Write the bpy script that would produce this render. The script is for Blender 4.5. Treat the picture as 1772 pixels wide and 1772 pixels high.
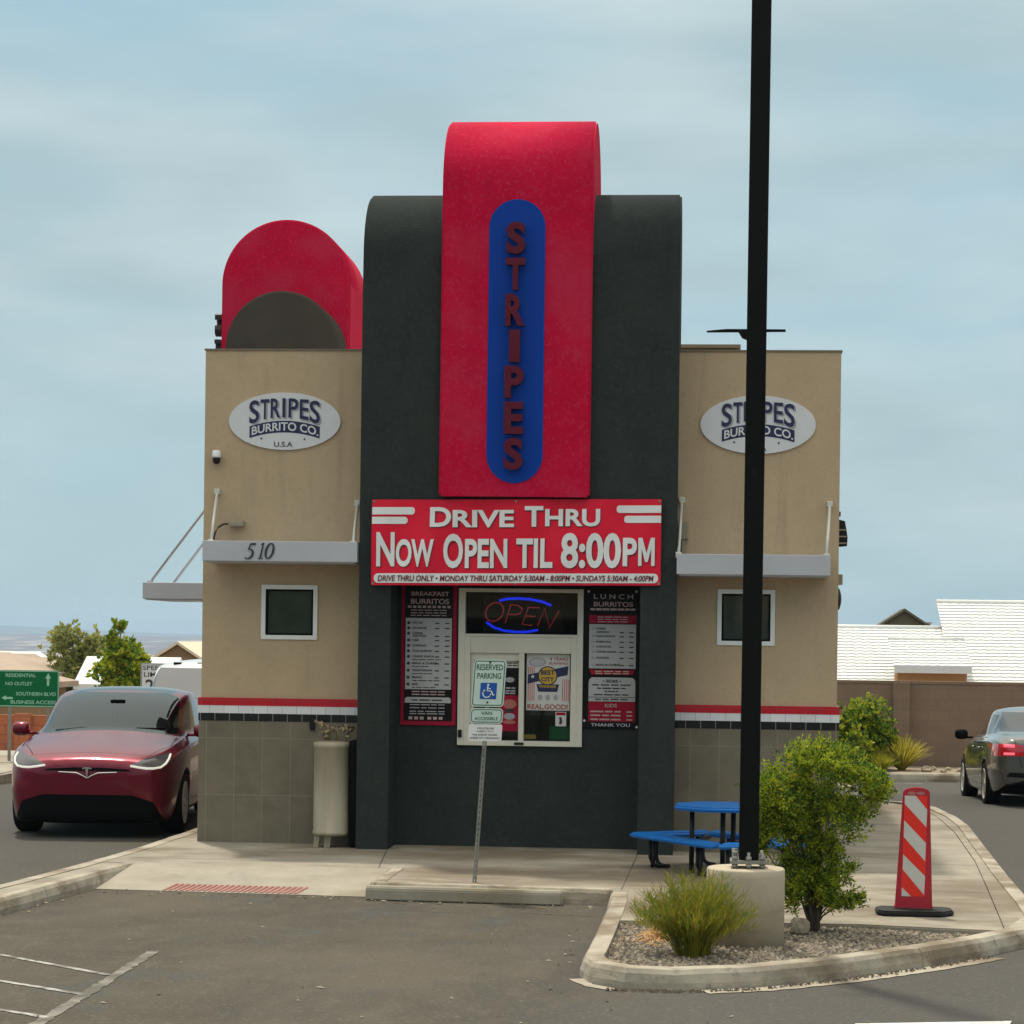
import bpy, bmesh, math, random
from mathutils import Vector, Matrix
R = math.radians
random.seed(7)
SC = bpy.context.scene
for o in list(bpy.data.objects): bpy.data.objects.remove(o)
COL = SC.collection

# ------------------------------------------------------------------ camera
cam_d = bpy.data.cameras.new("camera"); cam = bpy.data.objects.new("camera", cam_d); COL.objects.link(cam)
cam_d.sensor_width = 36; cam_d.lens = 4000 / 1772 * 36
cam_d.shift_x = 0; cam_d.shift_y = (1108 - 886) / 1772
cam_d.clip_start = .1; cam_d.clip_end = 60000
cam.matrix_world = (Matrix.Translation((1.93, -24.1, 2.3)) @ Matrix.Rotation(R(4.8), 4, 'Z')
                    @ Matrix.Rotation(R(90), 4, 'X') @ Matrix.Rotation(R(.75), 4, 'Z'))
SC.camera = cam

# ------------------------------------------------------------------ sky, sun, exposure
SUN_EL, SUN_DIR = 67, (-.463, .886)
w = bpy.data.worlds.new("World"); SC.world = w; w.use_nodes = True
nt = w.node_tree; N = nt.nodes; L = nt.links
bg = N['Background']; bg.inputs['Strength'].default_value = .10
sky = N.new('ShaderNodeTexSky'); sky.sky_type = 'NISHITA'; sky.sun_disc = False
sky.sun_elevation = R(SUN_EL); sky.sun_rotation = math.atan2(SUN_DIR[0], SUN_DIR[1]) % (2 * math.pi)
sky.air_density = 1.0; sky.dust_density = 1.0; sky.ozone_density = 1.5
tc = N.new('ShaderNodeTexCoord'); mp = N.new('ShaderNodeMapping'); mp.inputs['Scale'].default_value = (2.2, 2.2, 9.0)
mp.inputs['Rotation'].default_value = (R(6), R(5), 0)
nz = N.new('ShaderNodeTexNoise'); nz.inputs['Scale'].default_value = 1.6; nz.inputs['Detail'].default_value = 7; nz.inputs['Roughness'].default_value = .52
nz.inputs['Distortion'].default_value = .35
mr = N.new('ShaderNodeMapRange'); mr.interpolation_type = 'SMOOTHSTEP'
mr.inputs['From Min'].default_value = .24; mr.inputs['From Max'].default_value = .62
mr.inputs['To Min'].default_value = 0.0; mr.inputs['To Max'].default_value = 1.0
nz2 = N.new('ShaderNodeTexNoise'); nz2.inputs['Scale'].default_value = 3.1; nz2.inputs['Detail'].default_value = 5
cr = N.new('ShaderNodeValToRGB')
cr.color_ramp.elements[0].position = .35; cr.color_ramp.elements[0].color = (.45, .595, .635, 1)
cr.color_ramp.elements[1].position = .68; cr.color_ramp.elements[1].color = (.575, .72, .755, 1)
cs = N.new('ShaderNodeVectorMath'); cs.operation = 'SCALE'; cs.inputs['Scale'].default_value = 9.6
blue = N.new('ShaderNodeMix'); blue.data_type = 'RGBA'; blue.inputs['Factor'].default_value = .75
blue.inputs['B'].default_value = (3.9, 6.1, 6.9, 1)
mx = N.new('ShaderNodeMix'); mx.data_type = 'RGBA'
L.new(tc.outputs['Generated'], mp.inputs['Vector']); L.new(mp.outputs['Vector'], nz.inputs['Vector']); L.new(mp.outputs['Vector'], nz2.inputs['Vector'])
L.new(nz.outputs['Fac'], mr.inputs['Value']); L.new(nz2.outputs['Fac'], cr.inputs['Fac']); L.new(cr.outputs['Color'], cs.inputs[0])
L.new(sky.outputs['Color'], blue.inputs['A'])
L.new(mr.outputs['Result'], mx.inputs['Factor']); L.new(blue.outputs['Result'], mx.inputs['A']); L.new(cs.outputs['Vector'], mx.inputs['B'])
# overcast gradient: sky above the frame brightened and whitened to lift facade light
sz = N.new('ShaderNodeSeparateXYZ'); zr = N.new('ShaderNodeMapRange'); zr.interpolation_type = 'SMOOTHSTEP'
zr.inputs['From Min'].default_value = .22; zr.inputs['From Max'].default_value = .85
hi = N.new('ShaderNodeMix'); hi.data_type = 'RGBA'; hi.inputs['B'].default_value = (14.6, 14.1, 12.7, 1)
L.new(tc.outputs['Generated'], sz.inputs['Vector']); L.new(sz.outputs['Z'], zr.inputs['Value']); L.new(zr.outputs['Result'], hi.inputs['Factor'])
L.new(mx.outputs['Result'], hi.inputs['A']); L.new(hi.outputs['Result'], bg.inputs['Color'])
sd = bpy.data.lights.new("sun", 'SUN'); sd.energy = 3.0; sd.angle = R(2.6); sd.color = (1, .93, .80)
so = bpy.data.objects.new("sun", sd); COL.objects.link(so)
_s = Vector((SUN_DIR[0] * math.cos(R(SUN_EL)), SUN_DIR[1] * math.cos(R(SUN_EL)), math.sin(R(SUN_EL))))
so.rotation_euler = _s.to_track_quat('Z', 'Y').to_euler(); so.location = (0, 0, 40)
vs = SC.view_settings; vs.view_transform = 'Standard'; vs.look = 'None'; vs.exposure = 0; vs.gamma = 1

# ------------------------------------------------------------------ materials
def mat(name, rgb, rough=.7, var=.12, scale=2.0, bump=0, bscale=60, metal=0, spec=.5, coat=0, detail=6, warm=0, stretch=None):
    m = bpy.data.materials.new(name); m.use_nodes = True; t = m.node_tree; n = t.nodes; l = t.links
    p = n['Principled BSDF']; p.inputs['Roughness'].default_value = rough; p.inputs['Metallic'].default_value = metal
    p.inputs['Specular IOR Level'].default_value = spec; p.inputs['Coat Weight'].default_value = coat
    p.inputs['Base Color'].default_value = (*rgb, 1)
    tcn = n.new('ShaderNodeTexCoord'); vec = tcn.outputs['Object']
    if stretch:
        mpn = n.new('ShaderNodeMapping'); mpn.inputs['Scale'].default_value = stretch; l.new(vec, mpn.inputs['Vector']); svec = mpn.outputs['Vector']
    else: svec = vec
    if var:
        z = n.new('ShaderNodeTexNoise'); z.inputs['Scale'].default_value = scale; z.inputs['Detail'].default_value = detail; z.inputs['Roughness'].default_value = .62
        l.new(svec, z.inputs['Vector'])
        r = n.new('ShaderNodeMapRange'); r.inputs['From Min'].default_value = .25; r.inputs['From Max'].default_value = .75
        r.inputs['To Min'].default_value = 1 - var; r.inputs['To Max'].default_value = 1 + var; l.new(z.outputs['Fac'], r.inputs['Value'])
        h = n.new('ShaderNodeHueSaturation'); h.inputs['Color'].default_value = (*rgb, 1); l.new(r.outputs['Result'], h.inputs['Value'])
        l.new(h.outputs['Color'], p.inputs['Base Color'])
        if warm:
            r2 = n.new('ShaderNodeMapRange'); r2.inputs['From Min'].default_value = .3; r2.inputs['From Max'].default_value = .7
            r2.inputs['To Min'].default_value = 1 - warm; r2.inputs['To Max'].default_value = 1 + warm
            l.new(z.outputs['Fac'], r2.inputs['Value']); l.new(r2.outputs['Result'], h.inputs['Saturation'])
    if bump:
        b = n.new('ShaderNodeBump'); b.inputs['Strength'].default_value = bump; b.inputs['Distance'].default_value = .01
        z2 = n.new('ShaderNodeTexNoise'); z2.inputs['Scale'].default_value = bscale; z2.inputs['Detail'].default_value = 4
        l.new(vec, z2.inputs['Vector']); l.new(z2.outputs['Fac'], b.inputs['Height']); l.new(b.outputs['Normal'], p.inputs['Normal'])
    return m

def over(m, rgb, scale, lo, hi, amount=1.0, stretch=None, detail=5):
    """lay a second worn / stained colour over a material through a noise mask"""
    t = m.node_tree; n = t.nodes; l = t.links; p = n['Principled BSDF']
    src = p.inputs['Base Color'].links[0].from_socket if p.inputs['Base Color'].links else None
    k = n.new('ShaderNodeMix'); k.data_type = 'RGBA'
    if src: l.new(src, k.inputs['A'])
    else: k.inputs['A'].default_value = p.inputs['Base Color'].default_value
    k.inputs['B'].default_value = (*rgb, 1)
    tcn = n.new('ShaderNodeTexCoord'); mpn = n.new('ShaderNodeMapping'); mpn.inputs['Scale'].default_value = stretch or (1, 1, 1)
    mpn.inputs['Location'].default_value = (scale * 1.7, 3.1, .4)
    z = n.new('ShaderNodeTexNoise'); z.inputs['Scale'].default_value = scale; z.inputs['Detail'].default_value = detail; z.inputs['Roughness'].default_value = .6
    r = n.new('ShaderNodeMapRange'); r.interpolation_type = 'SMOOTHSTEP'
    r.inputs['From Min'].default_value = lo; r.inputs['From Max'].default_value = hi; r.inputs['To Max'].default_value = amount
    l.new(tcn.outputs['Object'], mpn.inputs['Vector']); l.new(mpn.outputs['Vector'], z.inputs['Vector'])
    l.new(z.outputs['Fac'], r.inputs['Value']); l.new(r.outputs['Result'], k.inputs['Factor']); l.new(k.outputs['Result'], p.inputs['Base Color'])
    return m

def tiles(m, bw, bh, grout, gsize=.004, offset=0.0, swap=True, amount=1.0, loc=(0, 0, 0), tint=.06):
    """grout lines over a material, in the X-Z plane (swap) or the X-Y plane"""
    t = m.node_tree; n = t.nodes; l = t.links; p = n['Principled BSDF']
    src = p.inputs['Base Color'].links[0].from_socket if p.inputs['Base Color'].links else None
    tcn = n.new('ShaderNodeTexCoord'); sp = n.new('ShaderNodeSeparateXYZ'); cb = n.new('ShaderNodeCombineXYZ')
    mpn = n.new('ShaderNodeMapping'); mpn.inputs['Location'].default_value = loc
    l.new(tcn.outputs['Object'], mpn.inputs['Vector']); l.new(mpn.outputs['Vector'], sp.inputs['Vector'])
    if swap:
        ad = n.new('ShaderNodeMath'); ad.operation = 'ADD'; l.new(sp.outputs['X'], ad.inputs[0]); l.new(sp.outputs['Y'], ad.inputs[1])
        l.new(ad.outputs['Value'], cb.inputs['X']); l.new(sp.outputs['Z'], cb.inputs['Y'])
    else: l.new(sp.outputs['X'], cb.inputs['X']); l.new(sp.outputs['Y'], cb.inputs['Y'])
    b = n.new('ShaderNodeTexBrick'); b.offset = offset; b.inputs['Scale'].default_value = 1; b.inputs['Brick Width'].default_value = bw
    b.inputs['Row Height'].default_value = bh; b.inputs['Mortar Size'].default_value = gsize; b.inputs['Mortar Smooth'].default_value = .1
    b.inputs['Color1'].default_value = (1 - tint, 1 - tint, 1 - tint, 1); b.inputs['Color2'].default_value = (1 + tint, 1 + tint, 1 + tint, 1); b.inputs['Mortar'].default_value = (1, 1, 1, 1)
    l.new(cb.outputs['Vector'], b.inputs['Vector'])
    mu = n.new('ShaderNodeMix'); mu.data_type = 'RGBA'; mu.blend_type = 'MULTIPLY'; mu.inputs['Factor'].default_value = 1
    if src: l.new(src, mu.inputs['A'])
    else: mu.inputs['A'].default_value = p.inputs['Base Color'].default_value
    l.new(b.outputs['Color'], mu.inputs['B'])
    k = n.new('ShaderNodeMix'); k.data_type = 'RGBA'; k.inputs['B'].default_value = (*grout, 1)
    f = n.new('ShaderNodeMath'); f.operation = 'MULTIPLY'; f.inputs[1].default_value = amount; l.new(b.outputs['Fac'], f.inputs[0])
    l.new(f.outputs['Value'], k.inputs['Factor']); l.new(mu.outputs['Result'], k.inputs['A']); l.new(k.outputs['Result'], p.inputs['Base Color'])
    return m

def lanes(m, rgb):
    """the driven lanes either side of the parking bay are greyer and less dusty than the bay"""
    t = m.node_tree; n = t.nodes; l = t.links; p = n['Principled BSDF']; src = p.inputs['Base Color'].links[0].from_socket
    tcn = n.new('ShaderNodeTexCoord'); sp = n.new('ShaderNodeSeparateXYZ'); l.new(tcn.outputs['Object'], sp.inputs['Vector'])
    z = n.new('ShaderNodeTexNoise'); z.inputs['Scale'].default_value = .6; z.inputs['Detail'].default_value = 6; l.new(tcn.outputs['Object'], z.inputs['Vector'])
    a = n.new('ShaderNodeMath'); a.operation = 'ADD'; a.inputs[1].default_value = 1.5; l.new(sp.outputs['X'], a.inputs[0])
    b = n.new('ShaderNodeMath'); b.operation = 'ABSOLUTE'; l.new(a.outputs['Value'], b.inputs[0])
    c = n.new('ShaderNodeMath'); c.operation = 'MULTIPLY_ADD'; c.inputs[1].default_value = 2.4; l.new(z.outputs['Fac'], c.inputs[0]); l.new(b.outputs['Value'], c.inputs[2])
    r = n.new('ShaderNodeMapRange'); r.interpolation_type = 'SMOOTHSTEP'; r.inputs['From Min'].default_value = 3.0; r.inputs['From Max'].default_value = 5.0; r.inputs['To Max'].default_value = .85
    l.new(c.outputs['Value'], r.inputs['Value'])
    k = n.new('ShaderNodeMix'); k.data_type = 'RGBA'; k.inputs['B'].default_value = (*rgb, 1); l.new(src, k.inputs['A']); l.new(r.outputs['Result'], k.inputs['Factor']); l.new(k.outputs['Result'], p.inputs['Base Color'])
    return m

def glow(name, rgb, s):
    m = bpy.data.materials.new(name); m.use_nodes = True; p = m.node_tree.nodes['Principled BSDF']
    p.inputs['Base Color'].default_value = (*[c * .3 for c in rgb], 1); p.inputs['Emission Color'].default_value = (*rgb, 1); p.inputs['Emission Strength'].default_value = s
    return m

def thin_glass(name, tint=(.85, .92, .9), refl=.12):
    m = bpy.data.materials.new(name); m.use_nodes = True; t = m.node_tree; n = t.nodes; l = t.links
    n.remove(n['Principled BSDF']); tr = n.new('ShaderNodeBsdfTransparent'); tr.inputs['Color'].default_value = (*tint, 1)
    gl = n.new('ShaderNodeBsdfGlossy'); gl.inputs['Roughness'].default_value = .02; gl.inputs['Color'].default_value = (.86, .97, 1, 1)
    lw = n.new('ShaderNodeFresnel'); lw.inputs['IOR'].default_value = 1.5
    ad = n.new('ShaderNodeMath'); ad.operation = 'MULTIPLY'; ad.inputs[1].default_value = refl / .04; l.new(lw.outputs['Fac'], ad.inputs[0])
    mi = n.new('ShaderNodeMixShader'); l.new(ad.outputs['Value'], mi.inputs['Fac']); l.new(tr.outputs['BSDF'], mi.inputs[1]); l.new(gl.outputs['BSDF'], mi.inputs[2])
    l.new(mi.outputs['Shader'], n['Material Output'].inputs['Surface'])
    return m

M = {}
M['tan'] = over(mat('tan_stucco', (.495, .370, .236), .92, .07, 1.6, .5, 70), (.425, .315, .195), .7, .5, .75, .5, (1, 1, .35))
M['tancap'] = mat('parapet_cap', (.19, .15, .10), .8, .1)
M['char'] = over(mat('charcoal_stucco', (.033, .040, .038), .95, .14, 2.2, .6, 60, spec=.08), (.048, .050, .044), 1.1, .5, .8, .6, (1, 1, .6))
M['char2'] = over(mat('brownish_charcoal_stucco', (.068, .061, .049), .95, .14, 2.2, .6, 60, spec=.08), (.05, .046, .04), 1.1, .5, .8, .6)  # paler, browner charcoal used on the side tower
M['red'] = over(mat('red_stucco', (.53, .004, .040), .85, .10, 3.0, .55, 55, spec=.08), (.52, .030, .075), 1.4, .42, .72, .7)
for k_, c_, a_ in (('tan', (.37, .275, .175), .25), ('char', (.058, .060, .054), .4), ('red', (.54, .035, .085), .55)):
    over(M[k_], c_, 26, .50, .66, a_, None, 8)
over(M['tan'], (.30, .225, .15), 5, .52, .80, .45, (1, 1, .10)); over(M['char'], (.022, .027, .027), 4, .52, .78, .5, (1, 1, .12)); over(M['red'], (.36, .003, .030), 4, .54, .80, .45, (1, 1, .12))
M['blue'] = mat('blue_panel', (.001, .046, .33), .6, .08, 1.5, spec=.15)
M['chface'] = mat('channel_letter_face', (.105, .006, .022), .6, .1, 6, spec=.2)
M['chside'] = mat('channel_letter_return', (.012, .010, .012), .5, .1, 6)
M['wain'] = tiles(over(mat('stone_tile', (.165, .139, .096), .7, .22, 3.2, .15, 40), (.22, .19, .14), 2.1, .48, .75, .6), .30, .60, (.23, .205, .155), .004, loc=(.04, 0, .1))
M['tred'] = tiles(mat('red_tile', (.50, .008, .022), .25, .1, 5), .155, .5, (.30, .05, .05), .003)
M['twht'] = tiles(mat('white_tile', (.74, .74, .76), .25, .05, 5), .155, .5, (.45, .45, .45), .003, loc=(.06, 0, 0))
M['tblk'] = tiles(mat('black_tile', (.010, .011, .013), .2, .1, 5), .155, .5, (.22, .21, .2), .004)
M['alu'] = mat('canopy_metal', (.50, .50, .53), .42, .06, 3, 0, metal=.25)
M['rod'] = mat('rod_metal', (.62, .60, .54), .45, .05, 3, metal=.2)
M['frame'] = mat('window_frame', (.66, .62, .53), .5, .06, 4)
M['wframe'] = mat('white_window_frame', (.80, .80, .78), .5, .04, 4)
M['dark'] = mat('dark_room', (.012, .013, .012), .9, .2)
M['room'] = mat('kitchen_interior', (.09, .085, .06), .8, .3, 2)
M['glass'] = thin_glass('pane_glass', (.8, .86, .84), .022)
M['wglass'] = mat('dark_window_glass', (.045, .06, .05), .06, .35, 3.0, spec=.9)
M['num'] = mat('black_numeral', (.03, .035, .03), .5, .1)
M['black'] = mat('black_plastic', (.010, .010, .011), .5, .15, 8, spec=.25)
M['pole'] = over(mat('black_painted_steel', (.0045, .005, .004), .6, .3, 1.8, .08, 90, spec=.12), (.03, .03, .027), 7, .66, .74, .6, (1, 1, .3))
M['white'] = mat('white_vinyl', (.78, .78, .77), .55, .04, 5)
M['signw'] = mat('white_sign', (.66, .66, .68), .5, .05, 3)
M['navy'] = mat('navy_print', (.010, .015, .070), .5, .1, 8)
M['lav'] = mat('grey_shade_print', (.36, .34, .38), .5, .05, 8)
M['banner'] = over(mat('red_banner_vinyl', (.74, .008, .038), .5, .10, 2.5, spec=.25), (.48, .006, .025), 1.2, .5, .8, .6)
M['maroon'] = mat('maroon_print', (.13, .006, .014), .5, .1, 8)
M['mred'] = mat('menu_red', (.33, .008, .035), .45, .1, 6, spec=.12)
M['mblk'] = mat('menu_black', (.010, .009, .010), .4, .1, 6, spec=.12)
M['mgry'] = mat('menu_list', (.46, .46, .465), .5, .05, 6, spec=.12)
M['mtxt'] = mat('menu_print', (.06, .05, .05), .5, .1, 6, spec=.12)
M['mpale'] = mat('menu_pale_print', (.48, .34, .34), .5, .1, 6)
M['sgreen'] = mat('sign_green_print', (.035, .12, .06), .5, .1, 8)
M['smint'] = mat('pale_reflective_sheet', (.56, .68, .62), .45, .05, 5)
M['sblue'] = mat('access_blue', (.006, .085, .38), .45, .06, 6)
M['galv'] = over(mat('galvanised_steel', (.25, .245, .22), .5, .2, 14, metal=.5), (.12, .07, .035), 3, .55, .75, .7)
M['conc'] = over(over(mat('pale_concrete', (.32, .29, .23), .9, .2, 2.4, .35, 55, detail=9), (.215, .17, .105), .75, .44, .68, .85), (.15, .12, .085), 2.3, .60, .80, .5)
M['walk'] = over(over(mat('walk_concrete', (.295, .262, .205), .9, .28, 1.8, .35, 60, detail=9), (.165, .128, .085), .5, .43, .64, .95, (1, 1.6, 1)), (.13, .10, .07), 1.9, .58, .78, .5)
M['kerb'] = over(mat('kerb_concrete', (.37, .33, .26), .9, .30, 3.5, .4, 50, detail=9), (.16, .118, .072), 1.3, .43, .66, .9, (1, 1, 2))
over(M['kerb'], (.12, .10, .075), 9, .56, .74, .6)
M['asph'] = mat('asphalt', (.080, .069, .052), .95, .2, 1.1, .6, 120, detail=12, spec=.25)
over(M['asph'], (.108, .092, .068), .45, .46, .66, .7, (1, .5, 1)); over(M['asph'], (.060, .055, .048), .7, .52, .70, .7, (1, .4, 1)); over(M['asph'], (.105, .090, .069), 4.5, .50, .72, .6, (1, .5, 1)); over(M['asph'], (.066, .073, .072), 1.3, .56, .74, .7, (1, .6, 1)); over(M['asph'], (.040, .037, .033), 2.4, .66, .76, .6); lanes(M['asph'], (.078, .074, .068)); over(M['asph'], (.17, .148, .115), 34, .56, .68, .55)
over(M['asph'], (.035, .032, .028), 30, .57, .70, .55)
M['paint'] = over(over(mat('worn_road_paint', (.40, .39, .36), .8, .1, 6), (.085, .074, .058), 9, .40, .66, .85, None, 9), (.085, .074, .058), 2.2, .46, .66, .85)
M['paint3'] = over(over(mat('faded_road_paint', (.21, .195, .165), .85, .1, 6), (.085, .074, .058), 7, .38, .62, .9, None, 9), (.085, .074, .058), 1.6, .45, .65, .9)
M['paint2'] = over(mat('road_paint', (.70, .69, .66), .8, .1, 6), (.13, .12, .10), 22, .55, .75, .8)
M['dirt'] = over(mat('dry_ground', (.30, .235, .165), .95, .2, .12, .3, 6), (.16, .15, .08), .05, .5, .7, .6); over(M['dirt'], (.085, .085, .055), .012, .40, .60, .85)
M['gravel'] = mat('gravel_base', (.20, .175, .145), .95, .3, 22, .8, 60)
M['stone1'] = mat('gravel_grey', (.175, .142, .102), .9, .3, 30); M['stone2'] = mat('gravel_pale', (.30, .252, .185), .9, .25, 30); M['stone3'] = mat('gravel_dark', (.10, .085, .07), .9, .2, 30)
M['tact'] = mat('tactile_red', (.33, .125, .105), .85, .2, 8)
M['tank'] = mat('beige_tank', (.36, .312, .225), .5, .18, 3, coat=.0, stretch=(3, 3, .5))
M['brass'] = mat('brass_fittings', (.28, .22, .13), .5, .3, 20, metal=.4)
M['tblue'] = mat('blue_coated_metal', (.003, .15, .50), .42, .08, 8, coat=.1, spec=.3)
M['orange'] = mat('red_orange_sheet', (.80, .022, .008), .5, .06, 6)
M['orplas'] = mat('faded_red_plastic', (.42, .012, .030), .55, .12, 6)
M['wsheet'] = over(mat('white_reflective_sheet', (.60, .585, .56), .5, .05, 6), (.25, .22, .2), 9, .64, .75, .7)
M['rubber'] = over(mat('black_rubber', (.012, .012, .012), .85, .3, 12), (.05, .045, .038), 10, .55, .75, .7)
M['tyre'] = mat('tyre_rubber', (.008, .008, .008), .85, .2, 12, spec=.15)
M['rim'] = mat('alloy_rim', (.62, .60, .56), .4, .1, 8, metal=.25)
M['cglass2'] = mat('dark_car_glass', (.014, .019, .018), .05, 0, spec=.6); M['cglass2'].node_tree.nodes['Principled BSDF'].inputs['IOR'].default_value = 1.5
M['screen'] = thin_glass('windscreen_glass', (.46, .54, .53), .042)
M['cabin'] = mat('cabin_trim', (.018, .018, .019), .8, .2, 8, spec=.2)
M['cred'] = mat('red_car_paint', (.17, .003, .020), .24, .05, 3, coat=.45, metal=.55)
M['cgrey'] = mat('grey_car_paint', (.115, .119, .113), .24, .05, 3, coat=.9, metal=.5)
M['cwhite'] = mat('white_car_paint', (.62, .62, .62), .3, .04, 3, coat=.6)
M['cglass'] = mat('car_glass', (.020, .024, .025), .04, 0, spec=1.0); M['cglass'].node_tree.nodes['Principled BSDF'].inputs['IOR'].default_value = 1.8
M['cblack'] = mat('black_trim', (.0035, .0035, .0035), .6, .1, spec=.08)
M['chrome'] = mat('chrome', (.65, .64, .62), .18, 0, metal=1)
M['hlamp'] = mat('headlamp_lens', (.05, .05, .055), .08, .3, 9, spec=1)
M['drl'] = glow('daytime_running_light', (1, .97, .85), .55)
M['tail'] = mat('tail_lamp', (.62, .008, .025), .12, .2, 8, coat=1)
M['tailon'] = glow('lit_brake_light', (1, .16, .22), .95)
M['neonr'] = glow('red_neon', (.42, .035, .04), .42); M['neonb'] = glow('blue_neon', (.01, .035, 1), .9)
M['ggreen'] = mat('guide_sign_green', (.002, .125, .042), .6, .06, 4, spec=.15)
M['gtxt'] = mat('guide_sign_print', (.30, .58, .44), .5, .05, 5)
M['wallb'] = tiles(over(mat('brown_block', (.215, .145, .10), .9, .1, 1.5, .3, 30), (.17, .115, .085), .9, .45, .7, .6), .41, .205, (.185, .13, .095), .008, .5, tint=.05)
M['fence'] = tiles(mat('red_block', (.42, .135, .058), .9, .12, 1.2, .2, 30), .41, .205, (.26, .09, .05), .01, .5)
M['rwhite'] = mat('white_roof_tile', (.73, .735, .71), .75, .05, 3)
M['rtan'] = mat('tan_roof_shingle', (.38, .29, .22), .9, .15, 4)
M['rcream'] = mat('cream_roof', (.66, .57, .42), .9, .1, 3)
M['ora'] = mat('orange_stucco', (.42, .225, .10), .9, .08, 2); M['brn'] = mat('brown_stucco', (.26, .165, .085), .9, .1, 2)
M['olive'] = mat('olive_siding', (.115, .10, .065), .9, .1, 2); M['trim'] = mat('trim_paint', (.30, .26, .19), .8, .1); M['dkroof'] = mat('dark_roof', (.10, .09, .06), .9, .15, 3)
M['bark'] = mat('bark', (.10, .078, .052), .95, .3, 14)
for k, c in dict(g1=(.140, .165, .010), g2=(.055, .095, .010), g3=(.185, .190, .012), g4=(.022, .042, .006), y1=(.27, .235, .022), y2=(.185, .185, .020), y3=(.34, .27, .045),
                 o1=(.145, .150, .042), o2=(.095, .105, .030), o3=(.20, .19, .065), b1=(.26, .225, .025), b2=(.15, .15, .016), pale=(.42, .42, .20), straw=(.38, .21, .085), straw2=(.46, .33, .17), stem=(.15, .15, .03)).items():
    m = mat('leaf_' + k, tuple(v * (2.3 if k[0] in 'go' else 1.3 if k[0] == 'b' else 1.6) for v in c), .6, .18, 5, spec=.3); t_ = m.node_tree; p_ = t_.nodes['Principled BSDF']
    tl_ = t_.nodes.new('ShaderNodeBsdfTranslucent'); ms_ = t_.nodes.new('ShaderNodeMixShader'); ms_.inputs['Fac'].default_value = .42
    t_.links.new(p_.inputs['Base Color'].links[0].from_socket, tl_.inputs['Color']); t_.links.new(p_.outputs['BSDF'], ms_.inputs[1]); t_.links.new(tl_.outputs['BSDF'], ms_.inputs[2])
    t_.links.new(ms_.outputs['Shader'], t_.nodes['Material Output'].inputs['Surface']); M[k] = m

# ------------------------------------------------------------------ helpers
def zt(x, y):
    def ss(a, b, v):
        v = max(0, min(1, (v - a) / (b - a))); return v * v * (3 - 2 * v)
    z = -.21 * ss(8, 19, y) - 1.4 * ss(23, 45, y) - 2.2 * ss(45, 90, y)
    if y > 80: z -= 46 * ss(80, 2500, y)
    return z

def put(bm, name, mats, parent=None, loc=None, smooth=False, local=False):
    """link ONE mesh object; world-space vertices are re-based on the parent empty (or on loc)"""
    me = bpy.data.meshes.new(name)
    base = Vector((0, 0, 0))
    if parent is not None and not local: base = Vector(parent['base'])
    elif loc is not None: base = Vector(loc)
    if base.length: bmesh.ops.translate(bm, verts=bm.verts, vec=-base)
    bm.to_mesh(me); bm.free()
    for m in (mats if isinstance(mats, (list, tuple)) else [mats]): me.materials.append(M[m] if isinstance(m, str) else m)
    if smooth: me.polygons.foreach_set('use_smooth', [True] * len(me.polygons))
    o = bpy.data.objects.new(name, me); COL.objects.link(o)
    o['base'] = base[:]
    if parent is not None: o.parent = parent; o['base'] = parent['base'] if not local else (0, 0, 0)
    elif loc is not None: o.location = loc
    return o

def tag(o, label, cat, group=None, kind=None):
    o['label'] = label; o['category'] = cat
    if group: o['group'] = group
    if kind: o['kind'] = kind
    return o

def thing(name, label, cat, loc=(0, 0, 0), group=None):
    o = bpy.data.objects.new(name, None); o.empty_display_size = .2; o.location = loc; COL.objects.link(o); o['base'] = loc
    return tag(o, label, cat, group)

def structure(o, kind='structure'): o['kind'] = kind; return o

def copy_tree(o, parent=None):
    c = o.copy(); COL.objects.link(c)
    if parent is not None: c.parent = parent
    for ch in list(o.children): copy_tree(ch, c)
    return c

def box(bm, x0, x1, y0, y1, z0, z1, mi=0, bev=0):
    vs_ = [bm.verts.new((x, y, z)) for z in (z0, z1) for y in (y0, y1) for x in (x0, x1)]
    fs = [bm.faces.new([vs_[i] for i in q]) for q in ((0, 2, 3, 1), (4, 5, 7, 6), (0, 1, 5, 4), (2, 6, 7, 3), (0, 4, 6, 2), (1, 3, 7, 5))]
    for f in fs: f.material_index = mi
    if bev:
        es = list({e for f in fs for e in f.edges})
        r = bmesh.ops.bevel(bm, geom=es, offset=bev, segments=2, affect='EDGES', profile=.6)
        for f in r['faces']: f.material_index = mi
    return vs_

def prism(bm, pts, axis, a, b, mi=0):
    """extrude a 2-D polygon along an axis: 'y' takes (x,z), 'x' takes (y,z), 'z' takes (x,y)"""
    f3 = {'y': lambda p, t: (p[0], t, p[1]), 'x': lambda p, t: (t, p[0], p[1]), 'z': lambda p, t: (p[0], p[1], t)}[axis]
    A = [bm.verts.new(f3(p, a)) for p in pts]; B = [bm.verts.new(f3(p, b)) for p in pts]
    n = len(pts); fs = [bm.faces.new(A), bm.faces.new(B[::-1])]
    for i in range(n): fs.append(bm.faces.new((A[i], B[i], B[(i + 1) % n], A[(i + 1) % n])))
    bmesh.ops.recalc_face_normals(bm, faces=fs)
    for f in fs: f.material_index = mi
    return fs

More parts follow.
